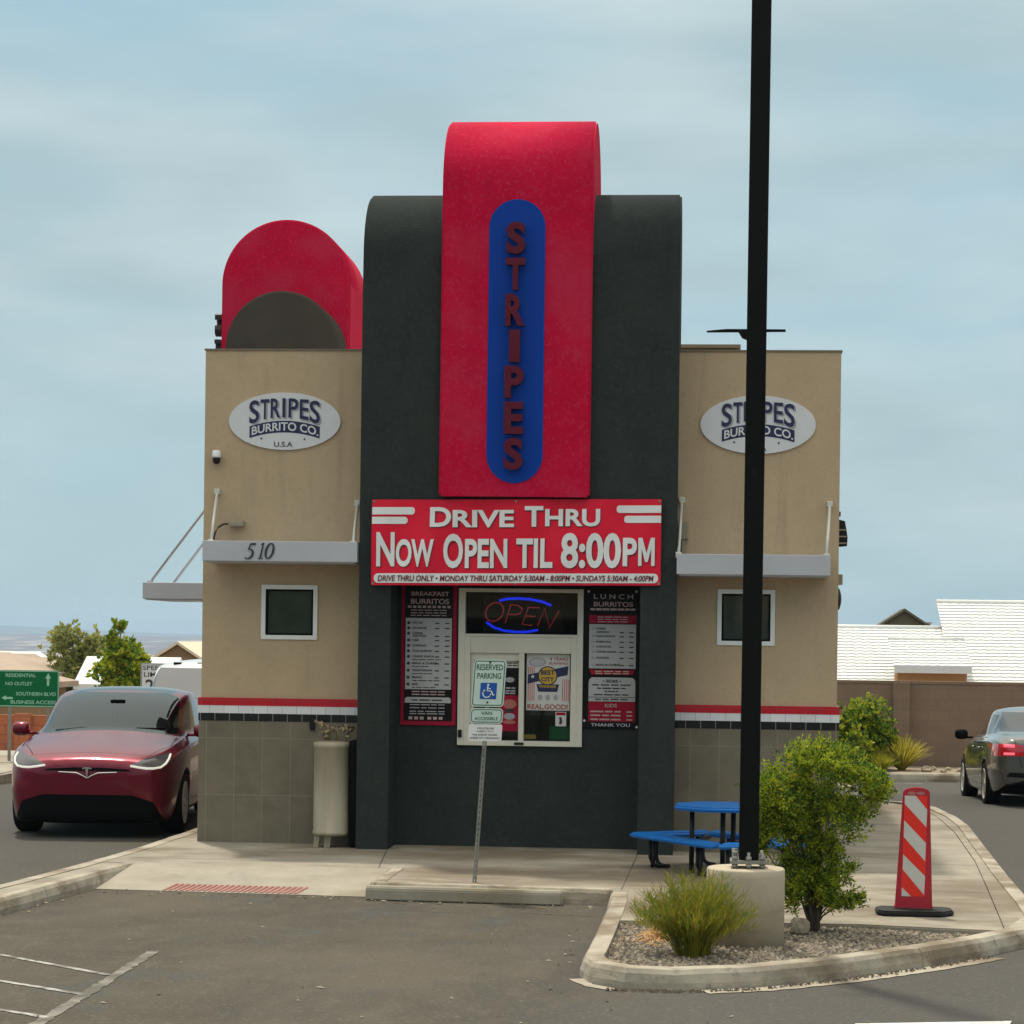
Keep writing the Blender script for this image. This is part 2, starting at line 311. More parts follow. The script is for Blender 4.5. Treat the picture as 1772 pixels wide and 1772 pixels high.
def tube(bm, pts, r, n=8, mi=0, r1=None, cap=True):
    pts = [Vector(p) for p in pts]; rings = []
    for i, p in enumerate(pts):
        d = (pts[min(i + 1, len(pts) - 1)] - pts[max(i - 1, 0)]).normalized()
        u = d.cross(Vector((0, 0, 1)) if abs(d.z) < .9 else Vector((1, 0, 0))).normalized(); v = d.cross(u)
        rr = r if r1 is None else r + (r1 - r) * i / (len(pts) - 1)
        rings.append([bm.verts.new(p + (u * math.cos(t) + v * math.sin(t)) * rr) for t in [2 * math.pi * k / n for k in range(n)]])
    for a, b in zip(rings, rings[1:]):
        for k in range(n): f = bm.faces.new((a[k], a[(k + 1) % n], b[(k + 1) % n], b[k])); f.material_index = mi; f.smooth = True
    if cap:
        f = bm.faces.new(rings[0][::-1]); f.material_index = mi; f = bm.faces.new(rings[-1]); f.material_index = mi

def lathe(bm, prof, cx, cy, n=32, mi=0, axis='z'):
    rings = []
    for r, z in prof:
        ring = []
        for k in range(n):
            t = 2 * math.pi * k / n
            ring.append(bm.verts.new((cx + r * math.cos(t), cy + r * math.sin(t), z) if axis == 'z' else (z, cx + r * math.cos(t), cy + r * math.sin(t))))
        rings.append(ring)
    fs = []
    for a, b in zip(rings, rings[1:]):
        for k in range(n): f = bm.faces.new((a[k], a[(k + 1) % n], b[(k + 1) % n], b[k])); f.material_index = mi; f.smooth = True; fs.append(f)
    for rr in (rings[0], rings[-1]):
        f = bm.faces.new(rr); f.material_index = mi; fs.append(f)
    bmesh.ops.recalc_face_normals(bm, faces=fs)

def flat(bm, pts, mi=0):
    f = bm.faces.new([bm.verts.new(p) for p in pts]); f.material_index = mi; return f

def rrect(x0, x1, z0, z1, r, n=5, corners=(1, 1, 1, 1)):
    out = []
    for (cx, cz, a0), on in zip(((x1 - r, z1 - r, 0), (x0 + r, z1 - r, 90), (x0 + r, z0 + r, 180), (x1 - r, z0 + r, 270)), corners):
        if on: out += [(cx + r * math.cos(R(a0 + 90 * k / n)), cz + r * math.sin(R(a0 + 90 * k / n))) for k in range(n + 1)]
        else: out.append(({0: x1, 90: x0, 180: x0, 270: x1}[a0], {0: z1, 90: z1, 180: z0, 270: z0}[a0]))
    return out

_txt = {}
def glyphs(s, bold, depth_ratio, shear):
    key = (s, bold, depth_ratio, shear)
    if key not in _txt:
        cu = bpy.data.curves.new('text_source', 'FONT'); cu.body = s; cu.size = 1; cu.offset = bold; cu.extrude = depth_ratio; cu.shear = shear; cu.resolution_u = 4
        ob = bpy.data.objects.new('text_source', cu); COL.objects.link(ob); bpy.context.view_layer.update()
        me = bpy.data.meshes.new_from_object(ob.evaluated_get(bpy.context.evaluated_depsgraph_get()))
        bpy.data.objects.remove(ob); bpy.data.curves.remove(cu)
        _txt[key] = ([v.co.copy() for v in me.vertices], [tuple(p.vertices) for p in me.polygons]); bpy.data.meshes.remove(me)
    return _txt[key]

def text(bm, s, x0, x1, z0, z1, y, depth=.003, bold=.012, shear=0, mi=0, warp=None, side=None):
    """lettering that fills the box x0..x1, z0..z1, reading from -y; its back lies at y"""
    if s == 'M':      # the stock M closes up when condensed: stems and a narrow vee instead
        q = [(0, 0), (0, 1), (.25, 1), (.5, .45), (.75, 1), (1, 1), (1, 0), (.79, 0), (.79, .62), (.58, .14), (.42, .14), (.21, .62), (.21, 0)]
        prism(bm, [(x0 + a * (x1 - x0), z0 + b * (z1 - z0)) for a, b in q], 'y', y - depth, y, mi); return
    V, F = glyphs(s, bold, .05, shear)
    if not V: return
    ax0, ax1 = min(v.x for v in V), max(v.x for v in V); az0, az1 = min(v.y for v in V), max(v.y for v in V)
    nv = []
    for v in V:
        x = x0 + (v.x - ax0) / (ax1 - ax0) * (x1 - x0); z = z0 + (v.y - az0) / (az1 - az0) * (z1 - z0)
        if warp: x, z = warp(x, z)
        nv.append(bm.verts.new((x, y - depth * (v.z + .05) / .1, z)))
    for f in F:
        try: q = bm.faces.new([nv[i] for i in f])
        except ValueError: continue
        q.material_index = mi
        if side is not None:
            q.normal_update()
            if abs(q.normal.y) < .5: q.material_index = side

def bars(bm, x0, x1, z, h, y, n=3, mi=0, gap=.18):
    """a line of print too small to read: a few word-long dashes"""
    ws = [random.uniform(.6, 1.4) for _ in range(n)]; k = (x1 - x0) / (sum(ws) + gap * (n - 1)); x = x0
    for q in ws:
        flat(bm, [(x, y, z), (x + q * k, y, z), (x + q * k, y, z + h), (x, y, z + h)], mi); x += (q + gap) * k

exec_parts = []

# ------------------------------------------------------------------ ground, lot, walks, kerbs
def sheet(name, m, xs, ys, fz, kind='structure'):
    bm = bmesh.new(); g = [[bm.verts.new((x, y, fz(x, y))) for x in xs] for y in ys]
    for a, b in zip(g, g[1:]):
        for k in range(len(xs) - 1): bm.faces.new((a[k], a[k + 1], b[k + 1], b[k]))
    return structure(put(bm, name, m, smooth=True), kind)
def geo(a, b, n, p): return [a + (b - a) * (i / n) ** p for i in range(n + 1)]
xs_ = sorted({-x for x in geo(0, 5800, 20, 3.2)} | set(geo(0, 5800, 20, 3.2)))
sheet('ground', 'dirt', xs_, [-400, -120, -50, -30, -15, 0, 8, 11, 14, 17, 19, 22, 25, 28, 32, 36, 40, 45, 52, 60, 70, 80, 90] + geo(110, 9700, 40, 2.6), lambda x, y: zt(x, y) - .03)
sheet('parking_lot', 'asph', [-9.0, -6, -3, 0, 3, 6, 9, 14, 20, 30], [-45, -30, -15, -8, 0, 8, 10, 12, 14, 16, 18.98], zt)
sheet('street', 'asph', [-40, -25, -14, -9.0], [-45, -30, -15, -8, 0, 5.9], lambda x, y: zt(x, y))

S = .13     # height of the walks above the lot
# building pad: a raised slab in several pieces (strip on the drive lane, apron, east walk)
def slab(name, m, outline, top, bottom=-.08, bev=.012):
    bm = bmesh.new(); prism(bm, outline, 'z', bottom, top)
    es = [e for e in bm.edges if all(abs(v.co.z - top) < 1e-4 for v in e.verts)]
    if bev: bmesh.ops.bevel(bm, geom=es, offset=bev, segments=2, affect='EDGES')
    return structure(put(bm, name, m))
walk_pts = [(-3.81, -2.43), (-3.45, -2.42), (-1.035, -2.42), (-1.025, -3.68), (-.97, -3.76), (.96, -3.88), (1.26, -4.0), (1.27, -6.1),
            (3.15, -5.98), (4.235, -6.2), (4.32, -5.1), (4.48, -3.0), (4.67, -.4), (4.85, 3.2), (4.885, 5.5), (4.82, 7.4), (4.2, 8.55), (4.2, 15.5), (-3.9, 15.5), (-3.78, 8), (-3.66, 2.0), (-3.72, -.8)]
slab('sidewalk', 'walk', walk_pts, S)
# kerbs: a band that follows a path, with joints every 3 m
def kerb(name, path, width, top, m='kerb', joint=2.6, zf=None):
    bm = bmesh.new(); P = [Vector((*p, 0)) for p in path]; L_ = []; rnd = random.Random(3)
    # resample
    pts = []
    for a, b in zip(P, P[1:]):
        n = max(1, int((b - a).length / .22)); pts += [a.lerp(b, i / n) for i in range(n)]
    pts.append(P[-1]); prev = None; acc = 0
    for i, p in enumerate(pts):
        d = (pts[min(i + 1, len(pts) - 1)] - pts[max(i - 1, 0)]).normalized(); nrm = Vector((d.y, -d.x, 0))   # right of travel = road side
        zb = zt(p.x, p.y) if zf is None else zf(p.x, p.y); j = rnd.uniform(-.006, .006)
        jt = -.012 if (i % 12 == 6) else 0
        prof = [(0.012, zb - .06), (.006 + j, zb + top * .35), (-.012, zb + top - .03 + j * .5), (-.035, zb + top + j * .4), (-width, zb + top + .003), (-width, zb - .06)]
        seq = [0.0] if not jt else [-.012, 0.0, .012]
        for q_ in seq[:-1]:
            ins = jt if q_ == 0 else 0; pq = p + d * q_
            ring = [bm.verts.new((pq.x + nrm.x * (o + ins * (k_ < 4)), pq.y + nrm.y * (o + ins * (k_ < 4)), z + ins * .6 * (k_ > 1 and k_ < 5))) for k_, (o, z) in enumerate(prof)]
            if prev:
                for k in range(len(prof) - 1): bm.faces.new((prev[k], ring[k], ring[k + 1], prev[k + 1]))
            prev = ring
        pq = p + d * seq[-1]; ring = [bm.verts.new((pq.x + nrm.x * o, pq.y + nrm.y * o, z)) for o, z in prof]
        if prev:
            for k in range(len(prof) - 1): bm.faces.new((prev[k], ring[k], ring[k + 1], prev[k + 1]))
        else: bm.faces.new(ring)
        prev = ring
    bm.faces.new(prev[::-1]); bmesh.ops.recalc_face_normals(bm, faces=bm.faces)
    return structure(put(bm, name, m))
kerb('lane_kerb', [(-3.9, 15.5), (-3.84, 9), (-3.80, 2.0), (-3.86, -.8), (-3.98, -2.8), (-4.15, -4.5), (-4.35, -6.2), (-4.75, -8.6), (-5.3, -11.5)], .17, S + .002)
strip = [(-3.66, -2.46), (-3.70, -.5), (-3.86, -1.0), (-3.98, -2.8), (-4.10, -4.2), (-4.28, -6.2), (-4.68, -8.6), (-5.22, -11.5), (-4.85, -11.5), (-4.28, -8.3), (-3.93, -6.3), (-3.80, -5.3), (-3.60, -3.7), (-3.50, -2.7), (-3.45, -2.43)]
slab('walkway_strip', 'walk', [(-3.80, -2.43), (-3.84, -2.8), (-3.99, -4.5), (-4.18, -6.2), (-4.58, -8.6), (-5.13, -11.5), (-4.80, -11.5), (-4.25, -8.3), (-3.93, -6.3), (-3.82, -5.4), (-3.64, -3.7), (-3.56, -2.9), (-3.47, -2.43)], S - .002, bev=0)
kerb('walk_kerb', [(-4.72, -11.5), (-4.17, -8.3), (-3.86, -6.3), (-3.75, -5.4), (-3.575, -3.7), (-3.50, -2.9), (-3.44, -2.43)], .12, S + .004)
# kerb ramp
bm = bmesh.new()
flat(bm, [(-3.50, -2.42, S + .002), (-3.58, -3.58, .004), (-.99, -3.74, .004), (-.99, -2.42, S + .002)][::-1])
for f in bm.faces:
    if f.normal.z < 0: f.normal_flip()
bmesh.ops.recalc_face_normals(bm, faces=bm.faces)
structure(put(bm, 'kerb_ramp', 'conc'))
def ramp_z(x, y): return .004 + (S - .002) * (y + 3.58 + (x + 3.58) * .063) / (1.16 + (x + 3.58) * .063)
bm = bmesh.new()
for i in range(24):
    x = -2.92 + i * .0525; a, b = (x, -3.60 - (x + 3) * .05), (x + .055, -3.33 - (x + 3) * .05)
    q = [(a[0], a[1]), (a[0] + .028, a[1]), (b[0] + .028, b[1]), (b[0], b[1])]
    vs_ = [bm.verts.new((px, py, ramp_z(px, py) + .006)) for px, py in q]; bm.faces.new(vs_)
    lo = [bm.verts.new((px, py, ramp_z(px, py) - .001)) for px, py in q]
    for k in range(4): bm.faces.new((lo[k], lo[(k + 1) % 4], vs_[(k + 1) % 4], vs_[k]))
structure(put(bm, 'tactile_paving', 'tact'))
for pth in ([(-1.31, -.55), (-1.13, -2.40)], [(1.26, -.5), (1.22, -3.9)], [(1.27, -3.5), (4.43, -3.45)], [(3.35, -.9), (4.62, -.9)], [(3.3, 2.4), (4.8, 2.4)], [(-3.64, -1.9), (-1.06, -2.0)]):
    bm = bmesh.new(); a, b = Vector((*pth[0], S + .0015)), Vector((*pth[1], S + .0015)); d = (b - a).normalized(); nn = Vector((-d.y, d.x, 0)) * .006
    flat(bm, [a - nn, b - nn, b + nn, a + nn])
    for f in bm.faces:
        f.normal_update()
        if f.normal.z < 0: f.normal_flip()
    structure(put(bm, 'sidewalk_joint', 'stone3'))
# front kerb of the apron and the planting island
kerb('apron_kerb', [(-1.03, -2.43), (-1.03, -3.70), (-.98, -3.78), (0, -3.86), (1.12, -3.96)], .14, S + .003)
isl_path = [(1.12, -3.96), (1.14, -5.0), (1.12, -7.0), (1.10, -8.2), (1.18, -8.55), (1.42, -8.77), (1.75, -8.80), (2.25, -8.60), (2.9, -8.05), (3.5, -7.38), (4.05, -6.68), (4.42, -6.1), (4.68, -5.2), (4.74, -4.2), (4.83, -2.0),
            (5.0, 1.3), (5.15, 4.2), (5.16, 5.6), (5.06, 7.4), (4.72, 8.3), (4.2, 8.7)]
kerb('island_kerb', isl_path, .16, S + .004)
slab('island_walk', 'walk', [(4.240, -6.2), (4.53, -5.2), (4.60, -4.2), (4.69, -2.0), (4.86, 1.3), (5.0, 4.2), (5.01, 5.6), (4.92, 7.3), (4.825, 7.4), (4.890, 5.5), (4.855, 3.2), (4.675, -.4), (4.485, -3), (4.325, -5.1)], S - .004, bev=0)
# gravel bed
bed = [(1.28, -6.05), (1.27, -8.15), (1.32, -8.45), (1.5, -8.6), (1.75, -8.63), (2.2, -8.44), (2.8, -7.92), (3.4, -7.27), (3.93, -6.6), (4.14, -6.28), (4.05, -6.24), (3.15, -6.0)]
bm = bmesh.new(); prism(bm, bed, 'z', -.05, S - .035); structure(put(bm, 'planting_bed', 'gravel'))
def inside(p, poly):
    c = False; j = len(poly) - 1
    for i in range(len(poly)):
        (xi, yi), (xj, yj) = poly[i], poly[j]
        if (yi > p[1]) != (yj > p[1]) and p[0] < (xj - xi) * (p[1] - yi) / (yj - yi) + xi: c = not c
        j = i
    return c
bm = bmesh.new(); rg = random.Random(11); k = 0
while k < 5200:
    x, y = rg.uniform(1.2, 4.2), rg.uniform(-8.7, -6.0)
    if not inside((x, y), bed): continue
    k += 1; s = rg.uniform(.009, .024); z = S - .036 + s * .3; mi = rg.choice((0, 0, 1, 1, 2))
    a = rg.uniform(0, 6.28); vs_ = []
    for t in range(4):
        q = a + t * 1.57; rr = s * rg.uniform(.7, 1.3); vs_.append(bm.verts.new((x + math.cos(q) * rr, y + math.sin(q) * rr, z)))
    tp = bm.verts.new((x + rg.uniform(-.3, .3) * s, y + rg.uniform(-.3, .3) * s, z + s * rg.uniform(.5, 1.0)))
    for t in range(4): f = bm.faces.new((vs_[t], vs_[(t + 1) % 4], tp)); f.material_index = mi
tag(structure(put(bm, 'gravel', ['stone1', 'stone2', 'stone3']), 'stuff'), 'grey gravel covering the planting island round the pole base', 'gravel')
# pale gutter along the island kerb, with litter
def ribbon(name, path, wid, m, z=.004, jag=.0, seed=1):
    bm = bmesh.new(); rnd = random.Random(seed); P = [Vector((*p, 0)) for p in path]; pts = []
    for a, b in zip(P, P[1:]):
        n = max(1, int((b - a).length / .08)); pts += [a.lerp(b, i / n) for i in range(n)]
    pts.append(P[-1]); prev = None
    for i, p in enumerate(pts):
        d = (pts[min(i + 1, len(pts) - 1)] - pts[max(i - 1, 0)]).normalized(); nr = Vector((d.y, -d.x, 0)); e = i in (0, len(pts) - 1)
        w0, w1 = wid * .5 + rnd.uniform(-jag, jag), wid * .5 + rnd.uniform(-jag, jag)
        ring = [bm.verts.new((p.x - nr.x * w0, p.y - nr.y * w0, zt(p.x, p.y) + z)), bm.verts.new((p.x + nr.x * w1, p.y + nr.y * w1, zt(p.x, p.y) + z))]
        if prev: bm.faces.new((prev[0], prev[1], ring[1], ring[0]))
        prev = ring
    for f in bm.faces:
        if f.normal.z < 0: f.normal_flip()
    return structure(put(bm, name, m))
ribbon('gutter', [(1.95, -8.84), (2.35, -8.66), (2.95, -8.16), (3.6, -7.43), (4.1, -6.80)], .15, 'kerb', .005, .012)
ribbon('gutter_patch', [(1.08, -8.40), (1.20, -8.70), (1.36, -8.87)], .09, 'kerb', .005, .015, 5)
# painted markings
ribbon('parking_line', [(-2.05, -7.55), (-2.0, -9.3), (-1.93, -12.5)], .085, 'paint3', .004, .012)
for a, b in (((-3.6, -7.49), (-2.06, -8.76)), ((-3.6, -8.52), (-2.0, -9.62)), ((-3.4, -9.60), (-1.98, -10.52)), ((-3.3, -10.7), (-1.96, -11.6))):
    ribbon('hatch_line', [a, b], .055, 'paint', .0045, .006)
bm = bmesh.new(); flat(bm, [(2.72, -11.2, .004), (3.55, -11.0, .004), (3.83, -9.70, .004), (2.86, -9.96, .004)]); structure(put(bm, 'stop_bar', 'paint2'))
ribbon('lane_mark', [(4.9, 17.9), (5.9, 18.1)], .35, 'conc', .006, .02); ribbon('lane_mark_far', [(6.6, 18.2), (7.6, 18.3)], .30, 'conc', .006, .02)
ribbon('crossing_line', [(3.4, 9.3), (4.6, 9.3)], .35, 'paint2', .006, .01)
ribbon('tar_seam', [(-1.0, -4.6), (-.2, -4.75), (.5, -4.68), (1.05, -4.8)], .012, 'stone3', .0035, .006)
# kerb, planting strip and walk across the lane (right, behind the grey car) and at left
kerb('far_kerb', [(26, 19.0), (2, 19.0)][::-1], .2, .15)
sheet('planting_strip', 'dirt', [2, 6, 10, 26], [19.15, 20.5, 21.9], lambda x, y: zt(x, 19) + .13)
slab('far_walk', 'conc', [(-14, 6.2), (-9.05, 6.2), (-9.15, 13), (-9.4, 18.5), (-14, 18.5)], .10, -.3)
kerb('far_walk_kerb', [(-9.0, 6.2), (-9.1, 13), (-9.35, 18.5)][::-1], .12, .24, zf=lambda x, y: -.14)

# ------------------------------------------------------------------ the restaurant
B = thing('restaurant', 'tan stucco drive-through with charcoal arched tower and red vertical band', 'restaurant', (0, 0, S))
XL, XR, ZT = -3.385, 3.285, 5.325
def arc(cy, cz, r, a0, a1, n=24): return [(cy + r * math.cos(R(a0 + (a1 - a0) * i / n)), cz + r * math.sin(R(a0 + (a1 - a0) * i / n))) for i in range(n + 1)]
TL_, TR_ = -1.642, 1.618; TF = -.50
# wing walls with window openings, side walls, rear wall
bm = bmesh.new()
def wall_with_hole(x0, x1, z0, z1, hx0, hx1, hz0, hz1, y0=0, y1=.25):
    box(bm, x0, hx0, y0, y1, z0, z1); box(bm, hx1, x1, y0, y1, z0, z1); box(bm, hx0, hx1, y0, y1, z0, hz0); box(bm, hx0, hx1, y0, y1, hz1, z1)
wall_with_hole(XL, TL_ + .05, 1.60, ZT, -2.74, -2.165, 2.29, 2.84)
wall_with_hole(TR_ - .05, XR, 1.60, ZT, 2.053, 2.625, 2.29, 2.845)
box(bm, XL, XL + .25, .25, 13, 1.60, ZT); box(bm, XR - .25, XR, .25, 13, 1.60, ZT); box(bm, XL + .25, XR - .25, 12.75, 13, 1.6, ZT)
box(bm, XL + .01, TL_ + .05, .01, .3, S - .1, 1.60); box(bm, TR_ - .05, XR - .01, .01, .3, S - .1, 1.60); box(bm, XL + .01, XL + .25, .3, 12.99, S - .1, 1.60); box(bm, XR - .25, XR - .01, .3, 12.99, S - .1, 1.60); box(bm, XL + .25, XR - .25, 12.75, 12.99, S - .1, 1.6)
bmesh.ops.remove_doubles(bm, verts=bm.verts, dist=1e-5)
put(bm, 'wall', 'tan', B)
bm = bmesh.new(); box(bm, XL + .25, XR - .25, .25, 12.75, 4.85, 4.95); put(bm, 'roof', 'conc', B)
bm = bmesh.new()
for x0, x1, y0, y1 in ((XL - .012, TL_ - .001, -.012, .26), (TR_ + .001, XR + .012, -.012, .26), (XL - .012, XL + .26, .26, 13.01), (XR - .26, XR + .012, .26, 13.01)): box(bm, x0, x1, y0, y1, ZT, ZT + .018)
put(bm, 'parapet_cap', 'tancap', B)
def band(name, m, z0, z1, pr):
    bm = bmesh.new()
    box(bm, XL - pr, TL_ - .001, -pr, .02, z0, z1); box(bm, TR_ + .001, XR + pr, -pr, .02, z0, z1)
    box(bm, XL - pr, XL + .02, .02, 13, z0, z1); box(bm, XR - .02, XR + pr, .02, 13, z0, z1)
    put(bm, name, m, B)
band('stone_wainscot', 'wain', S - .02, 1.412, .020); band('black_tile_band', 'tblk', 1.412, 1.492, .024); band('white_tile_band', 'twht', 1.492, 1.574, .027); band('red_tile_band', 'tred', 1.574, 1.655, .030)
# charcoal tower: front, rounded crest, alcove jambs
dr_ = .74; dz = 6.99 - dr_
bm = bmesh.new()
prof = [(TF, 2.95)] + arc(TF + dr_, dz, dr_, 180, 0, 32) + [(TF + 2 * dr_, 2.95)]
fs = prism(bm, prof, 'x', TL_, TR_)
for f in fs: f.smooth = len(f.verts) == 4 and f.calc_area() < .6
box(bm, TL_, -1.311, TF, TF + 1.4, S - .02, 2.95); box(bm, 1.256, TR_, TF, TF + 1.4, S - .02, 2.95)
es = [e for e in bm.edges if abs(e.verts[0].co.y - e.verts[1].co.y) > .01 or True if all(abs(v.co.x - TL_) < 1e-4 for v in e.verts) and all(v.co.z > 3 for v in e.verts) or all(abs(v.co.x - TR_) < 1e-4 for v in e.verts) and all(v.co.z > 3 for v in e.verts)]
bmesh.ops.bevel(bm, geom=es, offset=.022, segments=3, affect='EDGES')
put(bm, 'tower', 'char', B)
AY = .08
bm = bmesh.new()
box(bm, -1.311, -.655, AY, AY + .2, S - .02, 2.95); box(bm, .642, 1.256, AY, AY + .2, S - .02, 2.95); box(bm, -.655, .642, AY, AY + .2, S - .02, 1.20); box(bm, -.655, .642, AY, AY + .2, 2.835, 2.95)
put(bm, 'alcove_wall', 'char', B)
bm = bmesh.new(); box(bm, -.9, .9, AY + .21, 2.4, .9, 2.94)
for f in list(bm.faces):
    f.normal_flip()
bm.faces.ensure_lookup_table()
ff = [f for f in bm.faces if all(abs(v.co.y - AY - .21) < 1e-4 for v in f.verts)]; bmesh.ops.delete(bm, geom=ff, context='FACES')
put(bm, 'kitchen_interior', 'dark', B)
# red band over the tower
rr_ = .86; RF = -.615; rz = 7.76 - rr_
bm = bmesh.new(); fs = prism(bm, [(RF, 3.765), (RF, 4.6), (RF, 5.6)] + arc(RF + rr_, rz, rr_, 180, 0, 36) + [(RF + 2 * rr_, 5.0), (RF + 2 * rr_, 3.765)], 'x', -.815, .728)
for f in fs: f.smooth = len(f.verts) == 4 and f.calc_area() < .6
es = [e for e in bm.edges if abs(e.verts[0].co.x - e.verts[1].co.x) < 1e-5]
bmesh.ops.bevel(bm, geom=es, offset=.022, segments=3, affect='EDGES')
put(bm, 'tower_band', 'red', B)
bxc, bzr = -.041, .288
bm = bmesh.new()
pts = [(bxc + bzr * math.cos(R(a)), 6.508 + bzr * math.sin(R(a))) for a in range(0, 181, 6)] + [(bxc + bzr * math.cos(R(a)), 4.190 + bzr * math.sin(R(a))) for a in range(180, 361, 6)]
prism(bm, pts, 'y', RF - .012, RF + .01); panel = put(bm, 'sign_panel', 'blue', B)
bz0 = 6.385
for i, ch in enumerate('STRIPES'):
    bm = bmesh.new(); zc = bz0 - i * .3655; xw = .055 if ch == 'I' else .098
    x0 = bxc - .006; text(bm, ch, x0 - xw, x0 + xw, zc - .163, zc + .163, RF - .045, .075, .040, side=1)
    put(bm, 'sign_letter', ['chface', 'chside'], panel)
# the twin tower over the drive lane (left side)
def side_profile(x0, r, zr, zb): return [(x0, zb)] + arc(x0 + r, zr, r, 180, 0, 32) + [(x0 + 2 * r, zb)]
bm = bmesh.new(); fs = prism(bm, side_profile(-4.49, .749, 6.90 - .749, 2.98), 'y', 6.2, 9.45)
for f in fs: f.smooth = len(f.verts) == 4 and f.calc_area() < .6
es = [e for e in bm.edges if abs(e.verts[0].co.y - e.verts[1].co.y) < 1e-5]
bmesh.ops.bevel(bm, geom=es, offset=.03, segments=3, affect='EDGES')
put(bm, 'side_tower', 'char2', B)
bm = bmesh.new(); fs = prism(bm, side_profile(-4.73, .886, 8.0 - .886, 3.2), 'y', 7.05, 8.62)
for f in fs: f.smooth = len(f.verts) == 4 and f.calc_area() < .6
es = [e for e in bm.edges if abs(e.verts[0].co.y - e.verts[1].co.y) < 1e-5]
bmesh.ops.bevel(bm, geom=es, offset=.03, segments=3, affect='EDGES')
sb = put(bm, 'side_tower_band', 'red', B)
for i, ch in enumerate('STRIPES'):
    bm = bmesh.new(); zc = 6.66 - i * .37; xw = .055 if ch == 'I' else .10
    text(bm, ch, -xw, xw, zc - .16, zc + .16, 0, .09, .02, side=1)
    bmesh.ops.rotate(bm, verts=bm.verts, cent=(0, 0, 0), matrix=Matrix.Rotation(R(-90), 3, 'Z')); bmesh.ops.translate(bm, verts=bm.verts, vec=(-4.88, 7.83, 0))
    put(bm, 'sign_letter', ['chface', 'chside'], sb)
# two wing windows
def wing_window(x0, x1, z0, z1):
    bm = bmesh.new(); t = .045
    box(bm, x0, x1, -.018, .06, z0, z0 + t); box(bm, x0, x1, -.018, .06, z1 - t, z1); box(bm, x0, x0 + t, -.018, .06, z0 + t, z1 - t); box(bm, x1 - t, x1, -.018, .06, z0 + t, z1 - t)
    fr = put(bm, 'window', 'wframe', B)
    bm = bmesh.new(); t2 = .02; a0, a1, b0, b1 = x0 + t, x1 - t, z0 + t, z1 - t
    box(bm, a0, a0 + t2, -.004, .05, b0, b1); box(bm, a1 - t2, a1, -.004, .05, b0, b1); box(bm, a0 + t2, a1 - t2, -.004, .05, b0, b0 + t2); box(bm, a0 + t2, a1 - t2, -.004, .05, b1 - t2, b1)
    put(bm, 'gasket', 'cblack', fr)
    bm = bmesh.new(); box(bm, a0 + t2, a1 - t2, .03, .04, b0 + t2, b1 - t2); put(bm, 'pane', 'wglass', fr)
wing_window(-2.752, -2.153, 2.278, 2.852); wing_window(2.042, 2.637, 2.278, 2.858)
# service window
F0, F1, G0, G1 = -.662, .649, 1.193, 2.842
bm = bmesh.new(); ya, yb = AY - .05, AY + .06
for q in ((F0, -.592, G0, G1), (.588, F1, G0, G1), (-.592, .588, 2.804, G1), (-.592, .588, 2.335, 2.365), (-.592, -.532, G0, 2.335), (.524, .588, G0, 2.335), (-.532, .524, 2.165, 2.335), (-.532, .524, G0, 1.246), (-.02, .035, 1.246, 2.165)):
    box(bm, q[0], q[1], ya + (.012 if q[2:] == (2.165, 2.335) else 0), yb, q[2], q[3], bev=.004)
sw = put(bm, 'service_window', 'frame', B)
bm = bmesh.new(); box(bm, -.498, -.023, AY - .005, AY + .03, 2.085, 2.164); box(bm, -.53, -.498, AY - .005, AY + .03, 1.248, 2.164); put(bm, 'sash', 'frame', sw)
for q in ((-.592, .588, 2.365, 2.804), (-.532, -.02, 1.246, 2.165), (.035, .524, 1.246, 2.165)):
    bm = bmesh.new(); box(bm, q[0], q[1], AY + .032, AY + .038, q[2], q[3]); put(bm, 'pane', 'glass', sw)
bm = bmesh.new(); box(bm, -.652, -.612, AY - .075, AY - .05, 1.275, 1.355, bev=.006); put(bm, 'latch', 'black', sw)
bm = bmesh.new(); box(bm, -.06, .04, AY - .072, AY - .05, 1.206, 1.232, bev=.008); put(bm, 'handle', 'black', sw)
# canopies with hanger rods
def canopy(x0, x1, y0, y1, z0, z1, rods, name='canopy', rod_m='rod'):
    bm = bmesh.new(); box(bm, x0, x1, y0, y1, z0, z1, bev=.006); box(bm, x0 + .03, x1 - .03, y0 + .03, y1, z0 - .012, z0 + .004)
    c = put(bm, name, 'alu', B)
    for a, b in rods:
        bm = bmesh.new(); tube(bm, [a, b], .016, 10)
        for p in (a, b): box(bm, p[0] - .03, p[0] + .03, p[1] - .03, p[1] + .03, p[2] - .03, p[2] + .03, bev=.008)
        put(bm, 'hanger_rod', rod_m, c)
    return c
cl = canopy(-3.262, -1.65, -.60, -.001, 3.079, 3.289, [((-3.235, -.03, 3.83), (-3.185, -.55, 3.27)), ((-1.74, -.03, 3.72), (-1.70, -.55, 3.27))])
canopy(1.622, 3.170, -.60, -.001, 2.992, 3.200, [((1.66, -.03, 3.78), (1.64, -.55, 3.19)), ((3.185, -.03, 3.75), (3.13, -.55, 3.19))])
canopy(-4.75, XL - .001, 2.9, 4.3, 2.737, 2.932, [((-3.42, 2.98, 4.62), (-4.68, 2.98, 2.93)), ((-3.42, 4.12, 4.62), (-4.68, 4.12, 2.93))], rod_m='alu')
